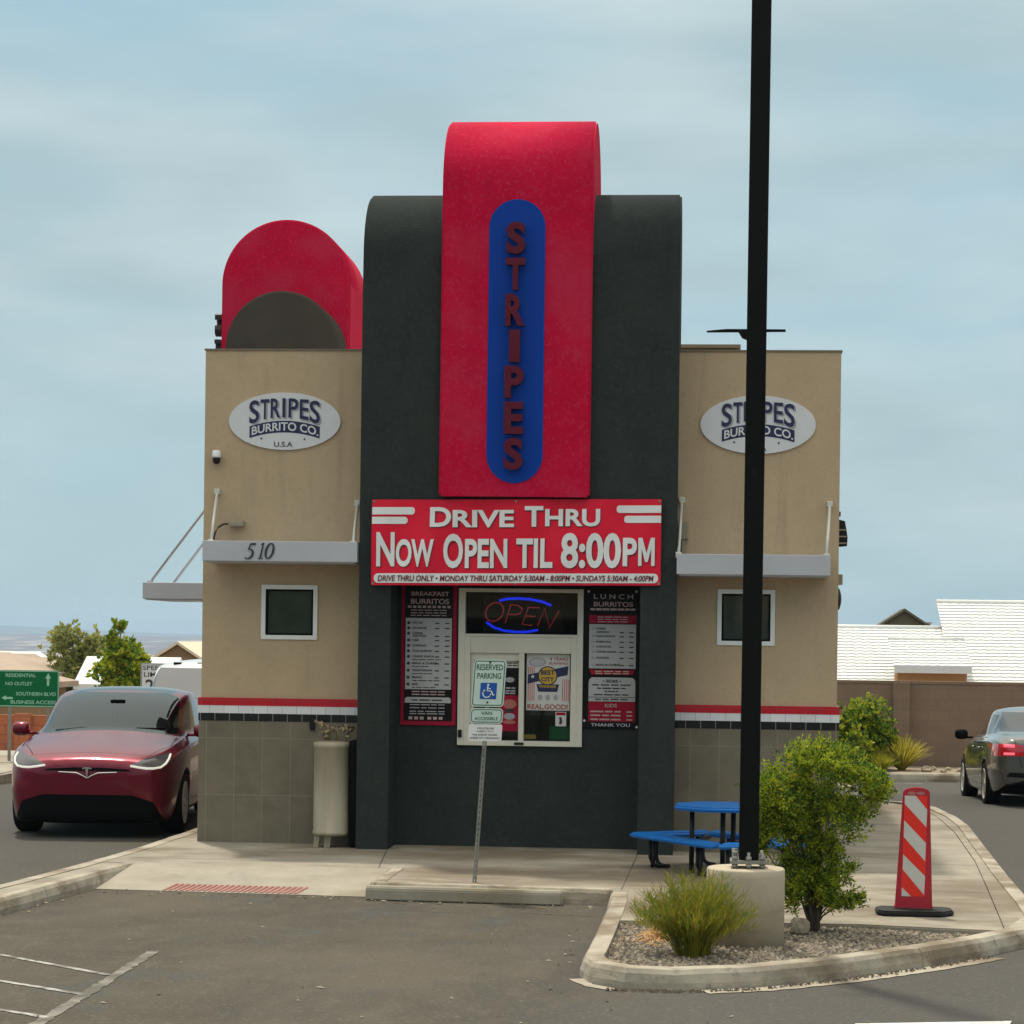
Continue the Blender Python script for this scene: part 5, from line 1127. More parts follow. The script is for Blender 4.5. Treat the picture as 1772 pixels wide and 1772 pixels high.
# red car with a smooth nose, facing the camera in the drive lane
SUV = thing('red_car', 'dark red car with white running lights waiting in the drive lane', 'car', (-4.99, 1.42, 0)); SUV.rotation_euler = (0, 0, R(5.0))
def st(y, zb, ws, wm, zm, wsh, zsh, p5, p6, p7, zc): return (y, [(0, zb), (ws * .6, zb), (ws, zb + .03), (wm, zm), (wsh, zsh), p5, p6, p7, (0, zc)])
suv_st = [st(.0, .24, .62, .70, .54, .66, .76, (.52, .82), (.36, .848), (.18, .862), .866),
          st(.09, .16, .78, .86, .52, .82, .82, (.66, .88), (.42, .905), (.2, .92), .925),
          st(.35, .15, .88, .955, .56, .92, .92, (.80, .97), (.55, .99), (.28, 1.005), 1.01),
          st(.85, .20, .92, .995, .62, .97, .985, (.875, 1.045), (.6, 1.075), (.3, 1.095), 1.10),
          st(1.30, .20, .93, 1.0, .66, .98, 1.02, (.90, 1.09), (.68, 1.135), (.34, 1.175), 1.185),
          st(1.42, .20, .93, 1.0, .66, .98, 1.03, (.90, 1.10), (.70, 1.19), (.36, 1.24), 1.25),
          st(2.25, .20, .93, 1.0, .66, .985, 1.06, (.915, 1.12), (.80, 1.53), (.50, 1.60), 1.615),
          st(2.80, .20, .93, 1.0, .66, .985, 1.07, (.915, 1.13), (.79, 1.605), (.50, 1.665), 1.68),
          st(3.60, .20, .93, 1.0, .68, .985, 1.09, (.90, 1.15), (.76, 1.57), (.48, 1.64), 1.655),
          st(4.40, .22, .92, .99, .70, .96, 1.12, (.84, 1.17), (.60, 1.38), (.35, 1.44), 1.455),
          st(4.88, .30, .86, .93, .70, .90, 1.10, (.76, 1.15), (.55, 1.19), (.3, 1.21), 1.22),
          st(5.03, .40, .78, .84, .70, .80, 1.02, (.66, 1.06), (.5, 1.08), (.25, 1.09), 1.09)]
bm = car_shell(suv_st, [(.98, .36, .96), (3.95, .36, .96)], .36)
front = lambda f: f.normal.y < -.12 and f.calc_center_median().y < 1.2
ws_ = lambda f: f.normal.y < -.15 and 1.25 < f.calc_center_median().y < 2.9 and f.normal.z > .15 and f.calc_center_median().z > 1.08
sideL = lambda f: abs(f.normal.x) > .45 and 1.2 < f.calc_center_median().y < 4.9 and f.calc_center_median().z > 1.02
wsp = [(-.81, 1.135), (.81, 1.135), (.72, 1.53), (.55, 1.60), (-.55, 1.60), (-.72, 1.53)]
detach(bm, cut_panel(bm, wsp, (0, 2), ws_), 'windshield', 'screen', SUV)
def cabin(parent, yd, yf, yr, zb, zs, hw):
    nb = bmesh.new(); box(nb, -hw, hw, yd, yr, .5, zb - .06); box(nb, -hw, hw, yd, yd + .45, zb - .06, zb + .01, 0, .02); box(nb, -hw * .95, hw * .95, yr - .6, yr - .45, zb - .06, zs - .15, 0, .03)
    for sx in (-.40, .40):
        prism(nb, [(yf, zb - .06), (yf + .22, zb - .06), (yf + .34, zs - .22), (yf + .22, zs - .20)], 'x', sx - .24, sx + .24); box(nb, sx - .13, sx + .13, yf + .24, yf + .34, zs - .18, zs - .01, 0, .03)
    tube(nb, [(.40 + .18 * math.cos(R(a)), yf - .32 + .05 * math.sin(R(a)), zb + .03 + .17 * math.sin(R(a))) for a in range(0, 361, 24)], .016, 6)
    put(nb, 'cabin', 'cabin', parent, local=True)
    nb = bmesh.new(); box(nb, -.09, .09, yd + .62, yd + .66, zs - .10, zs - .06, 0, .015); put(nb, 'rear_view_mirror', 'cblack', parent, local=True)
cabin(SUV, 1.38, 2.45, 4.3, 1.12, 1.58, .86)
for poly in ([(1.62, 1.165), (2.75, 1.175), (2.72, 1.53), (2.32, 1.49)], [(2.83, 1.178), (3.75, 1.20), (3.62, 1.50), (2.80, 1.535)]):
    for s in (-1, 1): detach(bm, cut_panel(bm, poly, (1, 2), lambda f, s=s: sideL(f) and f.normal.x * s > .3), 'side_window', 'cglass', SUV)
rw = lambda f: f.normal.y > .12 and f.calc_center_median().y > 3.5 and f.calc_center_median().z > 1.18
detach(bm, cut_panel(bm, [(-.62, 1.22), (.62, 1.22), (.50, 1.55), (-.50, 1.55)], (0, 2), rw), 'rear_window', 'cglass', SUV)
for s in (-1, 1):
    hp = [(s * .455, .825), (s * .66, .79), (s * .80, .80), (s * .905, .87), (s * .87, .965), (s * .62, .905)]
    if s < 0: hp = hp[::-1]
    hl = detach(bm, cut_panel(bm, hp, (0, 2), lambda f: front(f) or (abs(f.normal.x) > .5 and f.calc_center_median().y < .8)), 'headlight', 'hlamp', SUV)
    # running light: a strip along the lower and outer edge of the lamp, lying on the lens
    zc = {round(v.co.x, 3): v.co.y for v in hl.data.vertices}
    def lens_y(x, z, hl=hl): return min(hl.data.vertices, key=lambda v: (v.co.x - x) ** 2 + (v.co.z - z) ** 2).co.y
    nb = bmesh.new(); pth = [(s * .48, .828), (s * .57, .812), (s * .66, .800), (s * .74, .801), (s * .81, .812), (s * .855, .85), (s * .875, .90), (s * .872, .945)]
    tube(nb, [(x, lens_y(x, z) - .006, z) for x, z in pth], .0125, 8); put(nb, 'running_light', 'drl', hl, local=True)
    dp = [(1.55, .36), (2.78, .36), (2.79, 1.13), (1.48, 1.10)]
    cnd = lambda f, s=s: f.normal.x * s > .35 and 1.1 < f.calc_center_median().y < 4.6
    paint_faces(bm, cut_panel(bm, dp, (1, 2), cnd), 1); detach(bm, cut_panel(bm, shrink(dp, .012), (1, 2), cnd), 'door', 'cred', SUV)
    mirror(SUV, s, 1.085, 1.62, 1.17, 'cred', 1.1)
    nb = bmesh.new(); tube(nb, [(s * .63, .045, .46), (s * .70, .06, .44), (s * .745, .085, .49), (s * .755, .09, .56)], .008, 6); put(nb, 'bumper_vent', 'cblack', SUV, local=True)
paint_faces(bm, cut_panel(bm, [(-.50, .765), (.50, .765), (.44, .79), (.16, .805), (-.16, .805), (-.44, .79)], (0, 2), front), 1)
paint_faces(bm, cut_panel(bm, [(-.90, .10), (.90, .10), (.74, .42), (.50, .50), (-.50, .50), (-.74, .42)], (0, 2), front), 1)  # black lower intake, enlarged upward to paint in the shade under the nose
hp = [(-.66, .22), (.66, .22), (.84, .70), (.83, 1.26), (-.83, 1.26), (-.84, .70)]; hc = lambda f: f.normal.z > .45 and f.calc_center_median().z > .86
paint_faces(bm, cut_panel(bm, hp, (0, 1), hc), 1); detach(bm, cut_panel(bm, shrink(hp, .010), (0, 1), hc), 'hood', 'cred', SUV)
detach(bm, cut_panel(bm, [(-.62, 2.42), (.62, 2.42), (.60, 3.9), (-.60, 3.9)], (0, 1), lambda f: f.normal.z > .8 and f.calc_center_median().z > 1.5), 'glass_roof', 'cglass', SUV)
put(bm, 'body', ['cred', 'cblack'], SUV, local=True)
nb = bmesh.new(); pth = [(-.47, .762), (-.30, .752), (-.12, .745), (-.05, .715), (0, .685), (.05, .715), (.12, .745), (.30, .752), (.47, .762)]
tube(nb, [(x, -.012 + .24 * x * x * 1.2, z) for x, z in pth], .0085, 6); put(nb, 'nose_trim', 'chrome', SUV, local=True)
nb = bmesh.new(); prism(nb, [(-.055, .80), (-.03, .812), (.03, .812), (.055, .80), (.05, .787), (.018, .793), (.006, .70), (0, .69), (-.006, .70), (-.018, .793), (-.05, .787)], 'y', -.028, -.006); put(nb, 'emblem', 'chrome', SUV, local=True)
nb = bmesh.new()
for a, b in (((-.62, 1.335, 1.165), (.02, 1.40, 1.215)), ((.05, 1.335, 1.178), (.66, 1.41, 1.20))): tube(nb, [a, Vector(a).lerp(Vector(b), .5) + Vector((0, -.012, .012)), b], .009, 6)
put(nb, 'wiper', 'cblack', SUV, local=True)
for x, y, s in ((-.84, .98, -1), (.84, .98, 1), (-.84, 3.95, -1), (.84, 3.95, 1)): wheel(SUV, x, y, .36, .26, 5, s)

# white van behind it
VAN = thing('white_van', 'white high-roofed vehicle queueing behind the dark red car', 'van', (-5.86, 9.55, 0))
van_st = [st(.0, .40, .62, .72, .60, .66, .95, (.55, 1.02), (.40, 1.04), (.2, 1.05), 1.055), st(.15, .32, .84, .90, .62, .86, 1.02, (.74, 1.12), (.5, 1.15), (.25, 1.17), 1.175),
          st(.8, .30, .93, .98, .70, .94, 1.10, (.84, 1.20), (.6, 1.24), (.3, 1.26), 1.27), st(1.25, .30, .94, 1.0, .72, .96, 1.14, (.87, 1.25), (.66, 1.30), (.33, 1.33), 1.34),
          st(2.05, .30, .94, 1.0, .72, .97, 1.18, (.89, 1.26), (.84, 1.80), (.5, 1.88), 1.89), st(2.5, .30, .94, 1.0, .72, .97, 1.18, (.89, 1.26), (.85, 1.86), (.5, 1.94), 1.95),
          st(4.8, .32, .94, 1.0, .72, .97, 1.18, (.89, 1.26), (.84, 1.86), (.5, 1.94), 1.95), st(5.3, .40, .90, .95, .72, .92, 1.14, (.84, 1.22), (.66, 1.78), (.35, 1.83), 1.84), st(5.45, .45, .84, .88, .72, .85, 1.1, (.76, 1.18), (.56, 1.68), (.3, 1.72), 1.73)]
bm = car_shell(van_st, [(1.0, .38, .96), (4.35, .38, .96)], .38)
wv = lambda f: f.normal.y < -.15 and 1.1 < f.calc_center_median().y < 2.7 and f.calc_center_median().z > 1.25
detach(bm, cut_panel(bm, [(-.83, 1.30), (.83, 1.30), (.76, 1.80), (-.76, 1.80)], (0, 2), wv), 'windshield', 'cglass', VAN)
cabin(VAN, 1.30, 2.3, 5.0, 1.27, 1.80, .86)
for s in (-1, 1):
    for poly in ([(1.75, 1.31), (2.75, 1.31), (2.75, 1.74), (2.15, 1.72)], [(2.85, 1.31), (4.6, 1.31), (4.5, 1.74), (2.85, 1.74)]):
        detach(bm, cut_panel(bm, poly, (1, 2), lambda f, s=s: f.normal.x * s > .3 and 1.5 < f.calc_center_median().y < 5 and f.calc_center_median().z > 1.2), 'side_window', 'cglass', VAN)
    hp = [(s * .50, .90), (s * .86, .86), (s * .88, 1.02), (s * .56, 1.04)]; hp = hp if s > 0 else hp[::-1]
    detach(bm, cut_panel(bm, hp, (0, 2), lambda f: f.normal.y < -.1 and f.calc_center_median().y < .8), 'headlight', 'hlamp', VAN)
    mirror(VAN, s, 1.12, 1.75, 1.30, 'cblack', 1.2)
paint_faces(bm, cut_panel(bm, [(-.42, .55), (.42, .55), (.42, .95), (-.42, .95)], (0, 2), lambda f: f.normal.y < -.1 and f.calc_center_median().y < .8), 1)
put(bm, 'body', ['cwhite', 'cblack'], VAN, local=True)
for x in (-.5, -.12, .12, .5):
    nb = bmesh.new(); box(nb, x - .06, x + .06, 2.16, 2.26, 1.845, 1.885, bev=.012); put(nb, 'roof_marker', 'cblack', VAN, local=True)
for x, y, s in ((-.84, 1.0, -1), (.84, 1.0, 1), (-.84, 4.35, -1), (.84, 4.35, 1)): wheel(VAN, x, y, .38, .26, 6, s)

# grey sedan seen from behind at the right edge
SED = thing('grey_sedan', 'dark grey sedan with lit brake lights driving off at right', 'car', (6.985, 14.55, -.165)); SED.rotation_euler = (R(1.3), 0, R(180)); SED.scale = (1, 1, 1.02)
sed_st = [st(.0, .30, .50, .58, .48, .54, .62, (.45, .68), (.32, .70), (.16, .71), .715), st(.12, .22, .74, .82, .48, .78, .66, (.64, .74), (.45, .76), (.22, .775), .78),
          st(.5, .18, .84, .90, .50, .86, .76, (.74, .83), (.52, .85), (.26, .865), .87), st(1.1, .17, .86, .92, .54, .88, .84, (.78, .92), (.56, .94), (.28, .955), .96), st(1.5, .17, .865, .925, .56, .89, .88, (.80, .97), (.62, .995), (.3, 1.01), 1.015),
          st(2.35, .17, .87, .93, .57, .895, .91, (.80, .985), (.63, 1.375), (.40, 1.435), 1.445), st(2.8, .17, .87, .93, .57, .895, .92, (.80, 1.0), (.64, 1.41), (.40, 1.47), 1.48), st(3.35, .17, .87, .93, .57, .895, .94, (.79, 1.02), (.62, 1.36), (.38, 1.42), 1.43),
          st(4.15, .18, .86, .925, .58, .885, .97, (.75, 1.055), (.56, 1.085), (.3, 1.105), 1.11), st(4.55, .22, .82, .90, .60, .85, .98, (.70, 1.05), (.5, 1.065), (.25, 1.075), 1.08), st(4.80, .32, .72, .82, .58, .78, .92, (.64, 1.0), (.45, 1.02), (.22, 1.03), 1.03), st(4.86, .38, .66, .74, .58, .70, .86, (.58, .93), (.40, .95), (.2, .955), .955)]
bm = car_shell(sed_st, [(.95, .33, .89), (3.80, .33, .89)], .33)
detach(bm, cut_panel(bm, [(-.70, 1.00), (.70, 1.00), (.56, 1.385), (-.56, 1.385)], (0, 2), lambda f: f.normal.y < -.15 and 1.3 < f.calc_center_median().y < 2.6 and f.calc_center_median().z > .98), 'windshield', 'cglass', SED)
detach(bm, cut_panel(bm, [(-.70, 1.10), (.70, 1.10), (.585, 1.38), (-.585, 1.38)], (0, 2), lambda f: f.normal.y > .12 and 3.0 < f.calc_center_median().y < 4.4 and f.calc_center_median().z > 1.06), 'rear_window', 'cglass2', SED)
for s in (-1, 1):
    for poly in ([(1.86, 1.02), (2.62, 1.03), (2.60, 1.345), (2.34, 1.325)], [(2.70, 1.032), (3.42, 1.05), (3.28, 1.33), (2.68, 1.348)], [(3.48, 1.06), (3.78, 1.07), (3.40, 1.29)]):
        detach(bm, cut_panel(bm, poly, (1, 2), lambda f, s=s: f.normal.x * s > .3 and 1.6 < f.calc_center_median().y < 4.0 and f.calc_center_median().z > .97), 'side_window', 'cglass2', SED)
    for dp in ([(1.55, .32), (2.64, .30), (2.66, 1.0), (1.62, .98)], [(2.68, .30), (3.42, .32), (3.58, .62), (3.52, 1.0), (2.70, 1.0)]):
        cnd = lambda f, s=s: f.normal.x * s > .35 and 1.2 < f.calc_center_median().y < 3.8 and f.calc_center_median().z < 1.02
        paint_faces(bm, cut_panel(bm, dp, (1, 2), cnd), 1); d_ = detach(bm, cut_panel(bm, shrink(dp, .010), (1, 2), cnd), 'door', 'cgrey', SED)
        nb = bmesh.new(); yh = dp[1][0] - .14; tube(nb, [(s * .915, yh - .16, .84), (s * .93, yh - .12, .845), (s * .93, yh - .02, .85), (s * .912, yh + .02, .85)], .012, 8); put(nb, 'handle', 'chrome', d_, local=True)
    bk = lambda f: f.calc_center_median().y > 4.1 and f.normal.y > -.2
    tp_ = [(s * .26, .80), (s * .50, .765), (s * .86, .76), (s * .90, .93), (s * .60, .935), (s * .36, .90)]; tp_ = tp_ if s > 0 else tp_[::-1]
    tl = detach(bm, cut_panel(bm, tp_, (0, 2), bk), 'taillight', 'tail', SED)
    def ty_(x, z, tl=tl): return min(tl.data.vertices, key=lambda v: (v.co.x - x) ** 2 + (v.co.z - z) ** 2).co.y
    for z, hz in ((.795, .018), (.905, .022)):
        nb = bmesh.new(); tube(nb, [(s * x, ty_(s * x, z) + .004, z) for x in (.60, .66, .71, .75)], hz, 8); put(nb, 'brake_lamp', 'tailon', tl, local=True)
    mirror(SED, s, 1.03, 1.80, 1.02, 'cblack', 1.05)
paint_faces(bm, cut_panel(bm, [(-.60, .20), (.60, .20), (.68, .36), (.46, .42), (-.46, .42), (-.68, .36)], (0, 2), lambda f: f.calc_center_median().y > 4.1 and f.normal.y > .05), 1)
tl_ = [(-.50, .60), (.50, .60), (.60, .99), (-.60, .99)]; bk2 = lambda f: f.calc_center_median().y > 4.3 and f.normal.y > .2
paint_faces(bm, cut_panel(bm, tl_, (0, 2), bk2), 1); detach(bm, cut_panel(bm, shrink(tl_, .010), (0, 2), bk2), 'trunk_lid', 'cgrey', SED)
for s in (-1, 1):
    vp = [(s * .42, .455), (s * .72, .47), (s * .66, .53), (s * .48, .53)]; vp = vp if s < 0 else vp[::-1]
    paint_faces(bm, cut_panel(bm, vp[::-1], (0, 2), bk2), 1)
put(bm, 'body', ['cgrey', 'cblack'], SED, local=True)
nb = bmesh.new(); box(nb, -.155, .155, 4.865, 4.88, .55, .70, bev=.006); put(nb, 'licence_plate', 'mgry', SED, local=True)
for x, y, s in ((-.80, .95, -1), (.80, .95, 1), (-.80, 3.80, -1), (.80, 3.80, 1)): wheel(SED, x, y, .33, .22, 5, s)

# ------------------------------------------------------------------ signs at left
GX, GY = -9.72, 15.0
t = thing('guide_sign', 'green street guide sign with white arrows on two posts', 'road sign', (GX, GY, .1))
bm = bmesh.new(); prism(bm, rrect(-10.42, -9.185, 1.038, 1.672, .03), 'y', GY - .004, GY + .004); pl = put(bm, 'panel', 'ggreen', t)
gy = GY - .0045; bm = bmesh.new(); outline(bm, -10.412, -9.193, 1.046, 1.664, .025, .014, gy)
k_ = 1.04 / 823; GXX = lambda x: -10.225 + x * k_; GZ = lambda y: 1.672 - (y - 240) * k_ * .99
text(bm, 'RESIDENTIAL', GXX(75), GXX(500), GZ(335), GZ(285), gy, .002, .012); text(bm, 'NO OUTLET', GXX(75), GXX(450), GZ(450), GZ(402), gy, .002, .012)
text(bm, 'SOUTHERN BLVD', GXX(225), GXX(780), GZ(590), GZ(540), gy, .002, .012); text(bm, 'BUSINESS ACCESS', GXX(150), GXX(780), GZ(705), GZ(655), gy, .002, .012)
flat(bm, [(GXX(a), gy - .001, GZ(b)) for a, b in ((652, 450), (685, 450), (685, 350), (710, 350), (670, 275), (628, 350), (652, 350))]); flat(bm, [(GXX(a), gy - .001, GZ(b)) for a, b in ((178, 612), (178, 640), (85, 640), (85, 660), (20, 625), (85, 590), (85, 612))])
put(bm, 'lettering', 'gtxt', pl)
for x in (-10.06, -9.38):
    bm = bmesh.new(); box(bm, x - .022, x + .022, GY + .006, GY + .05, .0, 1.62); put(bm, 'post', 'galv', t)
t = thing('speed_limit_sign', 'white speed limit sign half hidden by the white van', 'road sign', (-8.72, 20, -.2))
bm = bmesh.new(); prism(bm, rrect(-8.99, -8.48, 1.14, 1.765, .03), 'y', 19.995, 20.003); pl = put(bm, 'panel', 'signw', t)
bm = bmesh.new(); outline(bm, -8.98, -8.49, 1.15, 1.755, .025, .012, 19.994); text(bm, 'SPEED', -8.95, -8.52, 1.63, 1.72, 19.994, .002, .012); text(bm, 'LIMIT', -8.93, -8.54, 1.50, 1.59, 19.994, .002, .012); text(bm, '25', -8.90, -8.56, 1.19, 1.45, 19.994, .002, .014); put(bm, 'lettering', 'mtxt', pl)
bm = bmesh.new(); box(bm, -8.76, -8.71, 20.004, 20.05, -.25, 1.75); put(bm, 'post', 'galv', t)

# ------------------------------------------------------------------ walls, houses, trees behind
t = thing('block_wall', 'long brown block wall behind the parking lot', 'wall', (10, 22, -.2))
bm = bmesh.new(); box(bm, 2.0, 26, 22.0, 22.2, -.35, 1.545); put(bm, 'wall', 'wallb', t)
bm = bmesh.new(); box(bm, 2.0, 26, 21.985, 22.215, 1.545, 1.60); put(bm, 'coping', 'wallb', t)
for x in (5.78, 13.5):
    bm = bmesh.new(); box(bm, x - .16, x + .16, 21.88, 22.0, -.35, 1.57); put(bm, 'pilaster', 'wallb', t)
t = thing('block_fence', 'rusty red block fence behind the green street sign', 'fence', (-13, 25, -.3))
bm = bmesh.new(); box(bm, -19, -10.2, 25, 25.2, -.7, .535); put(bm, 'wall', 'fence', t)
for x in (-16.6, -14.7, -12.8, -10.9):
    bm = bmesh.new(); box(bm, x - .17, x + .17, 24.86, 25.0, -.7, .58); put(bm, 'pilaster', 'fence', t)
def tile_roof(x0, x1, y0, z0, y1, z1, course=.19, wave=.24):
    bm = bmesh.new(); ln = math.hypot(y1 - y0, z1 - z0); n = max(2, int(ln / course)); nx = max(4, int(abs(x1 - x0) / wave * 5)); dz_ = z1 - z0; dy_ = y1 - y0; nr = Vector((0, -dz_, dy_)).normalized()
    prev = None
    for i in range(n + 1):
        f_ = i / n
        for lift in ((.0, .030) if i < n else (.0,)):
            row = []
            for j in range(nx + 1):
                x = x0 + (x1 - x0) * j / nx; h = lift + .012 * abs(math.sin(math.pi * x / wave)) * (1 if lift or i else .3)
                p = Vector((x, y0 + dy_ * f_, z0 + dz_ * f_)) + nr * h; row.append(bm.verts.new(p))
            if prev:
                for j in range(nx): bm.faces.new((prev[j], prev[j + 1], row[j + 1], row[j]))
            prev = row
    bmesh.ops.recalc_face_normals(bm, faces=bm.faces); return bm
t = thing('white_roof_house', 'house with white barrel-tile roof and orange wall behind the brown wall', 'house', (9, 36, -1.5))
put(tile_roof(3.2, 8.12, 34.0, 1.36, 37.2, 2.74), 'roof', 'rwhite', t); put(tile_roof(8.05, 17, 34.0, 1.36, 38.4, 3.45), 'roof', 'rwhite', t); put(tile_roof(6.50, 8.40, 32.9, 1.79, 34.8, 2.44), 'roof', 'rwhite', t)
bm = bmesh.new(); box(bm, 6.52, 8.38, 32.86, 32.9, 1.63, 1.80); put(bm, 'fascia', 'signw', t)
bm = bmesh.new(); box(bm, 6.62, 8.30, 33.2, 34.2, -1.8, 1.70); box(bm, 3.4, 16.8, 34.3, 42, -1.8, 1.36); prism(bm, [(34.3, 1.36), (38.4, 3.40), (42.6, 1.36)], 'x', 8.28, 16.9); prism(bm, [(34.3, 1.36), (37.2, 2.70), (40.2, 1.36)], 'x', 3.3, 8.10); put(bm, 'wall', 'ora', t)
bm = bmesh.new(); tube(bm, [(8.05, 38.4, 3.47), (17, 38.4, 3.47)], .07, 8); tube(bm, [(3.2, 37.2, 2.76), (8.1, 37.2, 2.76)], .07, 8); tube(bm, [(6.5, 34.8, 2.46), (8.4, 34.8, 2.46)], .06, 8); put(bm, 'ridge_tiles', 'rwhite', t)
def gable_house(name, label, x0, x1, y0, y1, zb, ze, zp, wall_m, roof_m, oh=.18):
    t = thing(name, label, 'house', ((x0 + x1) / 2, y0, zb)); xm = (x0 + x1) / 2
    bm = bmesh.new(); prism(bm, [(x0, zb), (x1, zb), (x1, ze), (xm, zp), (x0, ze)], 'y', y0, y1); put(bm, 'wall', wall_m, t)
    sl_ = (zp - ze) / (xm - x0)
    for s in (0, 1):
        bm = bmesh.new(); xe = x0 - oh if s == 0 else x1 + oh; zz_ = ze - oh * sl_
        pts = [(xe, zz_ + .03), (xm, zp + .03), (xm, zp + .13), (xe, zz_ + .13)]; prism(bm, pts, 'y', y0 - .2, y1 + .2); put(bm, 'roof', roof_m, t)
    return t
g = gable_house('gable_house', 'dark olive house gable peeping over the white roof', 8.2, 9.85, 60, 61.2, -3, 2.96, 3.50, 'olive', 'dkroof', .12)
bm = bmesh.new(); box(bm, 9.75, 10.15, 62, 62.6, 2.7, 3.12); box(bm, 9.7, 10.2, 61.95, 62.65, 3.12, 3.17); put(bm, 'roof_cooler', 'mgry', g)
gable_house('gable_house', 'tan gabled house with cream roof beside the left corner of the building', -17.55, -15.15, 55, 66, -4, 1.22, 1.98, 'brn', 'rcream', .15)
def hip_house(name, label, x0, x1, y0, y1, zb, ze, zr, inset, wall_m, roof_m):
    t = thing(name, label, 'house', ((x0 + x1) / 2, y0, zb)); bm = bmesh.new(); box(bm, x0 + .3, x1 - .3, y0 + .3, y1 - .3, zb, ze + .05); put(bm, 'wall', wall_m, t)
    bm = bmesh.new(); ym = (y0 + y1) / 2; c = [bm.verts.new(p) for p in ((x0, y0, ze), (x1, y0, ze), (x1, y1, ze), (x0, y1, ze), (x0 + inset, ym, zr), (x1 - inset, ym, zr))]; c2 = [bm.verts.new((v.co.x, v.co.y, ze - .16)) for v in c[:4]]
    for q in ((0, 1, 5, 4), (1, 2, 5), (2, 3, 4, 5), (3, 0, 4)): bm.faces.new([c[i] for i in q])
    for i in range(4): bm.faces.new((c2[i], c2[(i + 1) % 4], c[(i + 1) % 4], c[i]))
    bm.faces.new(c2[::-1]); bmesh.ops.recalc_face_normals(bm, faces=bm.faces); put(bm, 'roof', roof_m, t)
    bm = bmesh.new(); box(bm, x0 + 1.0, x0 + 2.0, y0 + .27, y0 + .31, ze - 1.6, ze - .6); put(bm, 'window', 'wglass', t); return t
hip_house('hip_roof_house', 'house with bright white hip roof behind the green trees', -16.5, -13.6, 42.2, 45, -4, .86, 1.66, .02, 'ora', 'rwhite')
hip_house('hip_roof_house', 'house with long pale tan roof above the green sign', -30, -18.2, 44, 54, -4, 1.10, 1.66, 2.4, 'brn', 'rtan')
hip_house('hip_roof_house', 'low brown house with tan roof edge between green sign and red car', -19.4, -16.0, 37.6, 41, -4, .98, 1.30, .8, 'brn', 'rtan')
def tree(name, label, base, lobes, n, mats, seed, ln=(.10, .2), wd=.05, trunk=.10):
    b = bush(name, label, 'tree', base, lobes, n, mats, (4, 3, 2), .05, dict(n=8, ln=ln, wd=wd, spread=.9), seed, .4, 'trees at left beyond the lane')
    for c in b.children:
        if c.name.startswith('stem'): c.name = 'branches'
    bm = bmesh.new(); tube(bm, [Vector(base), Vector(base) + Vector((.05, 0, 1.0)), Vector(base) + Vector((0, .05, 2.2))], trunk, 10, r1=trunk * .5); put(bm, 'trunk', 'bark', b); return b
tree('tree', 'dull olive spreading tree, left of the pair behind the red car', (-17.9, 48, -3.0), [((-.1, 0, 4.6), (1.0, .9, .95), 3), ((-1.0, 0, 3.6), (.75, .7, .8), 1.5), ((.7, 0, 4.4), (.8, .7, .9), 2), ((.2, 0, 3.0), (1.1, .9, .9), 2)], 1500, ('o1', 'o2', 'o3'), 31, (.10, .20), .045)
tree('tree', 'bright green tree with a narrow top, right of the pair behind the red car', (-13.6, 36, -1.9), [((.15, 0, 4.05), (.32, .35, .55), .8), ((.05, 0, 3.2), (.72, .6, .8), 3), ((-.75, 0, 2.4), (.62, .6, .5), 1.6), ((.55, 0, 2.5), (.6, .6, .7), 1.4), ((0, 0, 2.0), (1.0, .8, .6), 2)], 1700, ('g1', 'g2', 'g3'), 33, (.09, .17), .045)

# ------------------------------------------------------------------ far valley
bm = bmesh.new(); rg = random.Random(77)
def quick(vs_, fs_, mi):
    v = [bm.verts.new(p) for p in vs_]
    for q in fs_: bm.faces.new([v[i] for i in q]).material_index = mi
for _ in range(4200):
    y = 90 + 3800 * rg.random() ** 1.7; x = -y * rg.uniform(.02, .42) - rg.uniform(0, 40); s = rg.uniform(4, 9) * (1 + y / 3000); z = zt(x, y) - .5; h = rg.uniform(2.2, 4.2) * (1 + y / 6000); mi = rg.choice((0, 1, 1, 2, 3, 3, 3, 3, 3, 4))
    if mi == 3:
        k = s * .45; ring = [(x + k * math.cos(a) * rg.uniform(.7, 1.2), y + k * math.sin(a), z + h * rg.uniform(.3, .7)) for a in (0, 1.05, 2.1, 3.14, 4.2, 5.2)]
        quick(ring + [(x + rg.uniform(-.3, .3) * k, y, z + h * 1.1), (x, y, z)], [(i, (i + 1) % 6, 6) for i in range(6)] + [((i + 1) % 6, i, 7) for i in range(6)], 3); continue
    x0, x1, y0, y1, ze, zp = x - s, x + s, y - s * .6, y + s * .6, z + h * .7, z + h * 1.2
    quick([(x0, y0, z), (x1, y0, z), (x1, y1, z), (x0, y1, z), (x0, y0, ze), (x1, y0, ze), (x1, y1, ze), (x0, y1, ze)], [(0, 1, 5, 4), (1, 2, 6, 5), (2, 3, 7, 6), (3, 0, 4, 7)], mi or 2)
    quick([(x0, y0, ze), (x1, y0, ze), (x1, y1, ze), (x0, y1, ze), (x0 + s * .5, y, zp), (x1 - s * .5, y, zp)], [(0, 1, 5, 4), (1, 2, 5), (2, 3, 4, 5), (3, 0, 4)], 0 if mi == 0 else 1)
o = put(bm, 'distant_town', ['rwhite', 'rtan', 'brn', 'o2', 'signw']); tag(structure(o, 'stuff'), 'roofs and trees of a town spread over the far valley', 'town')
from mathutils import noise
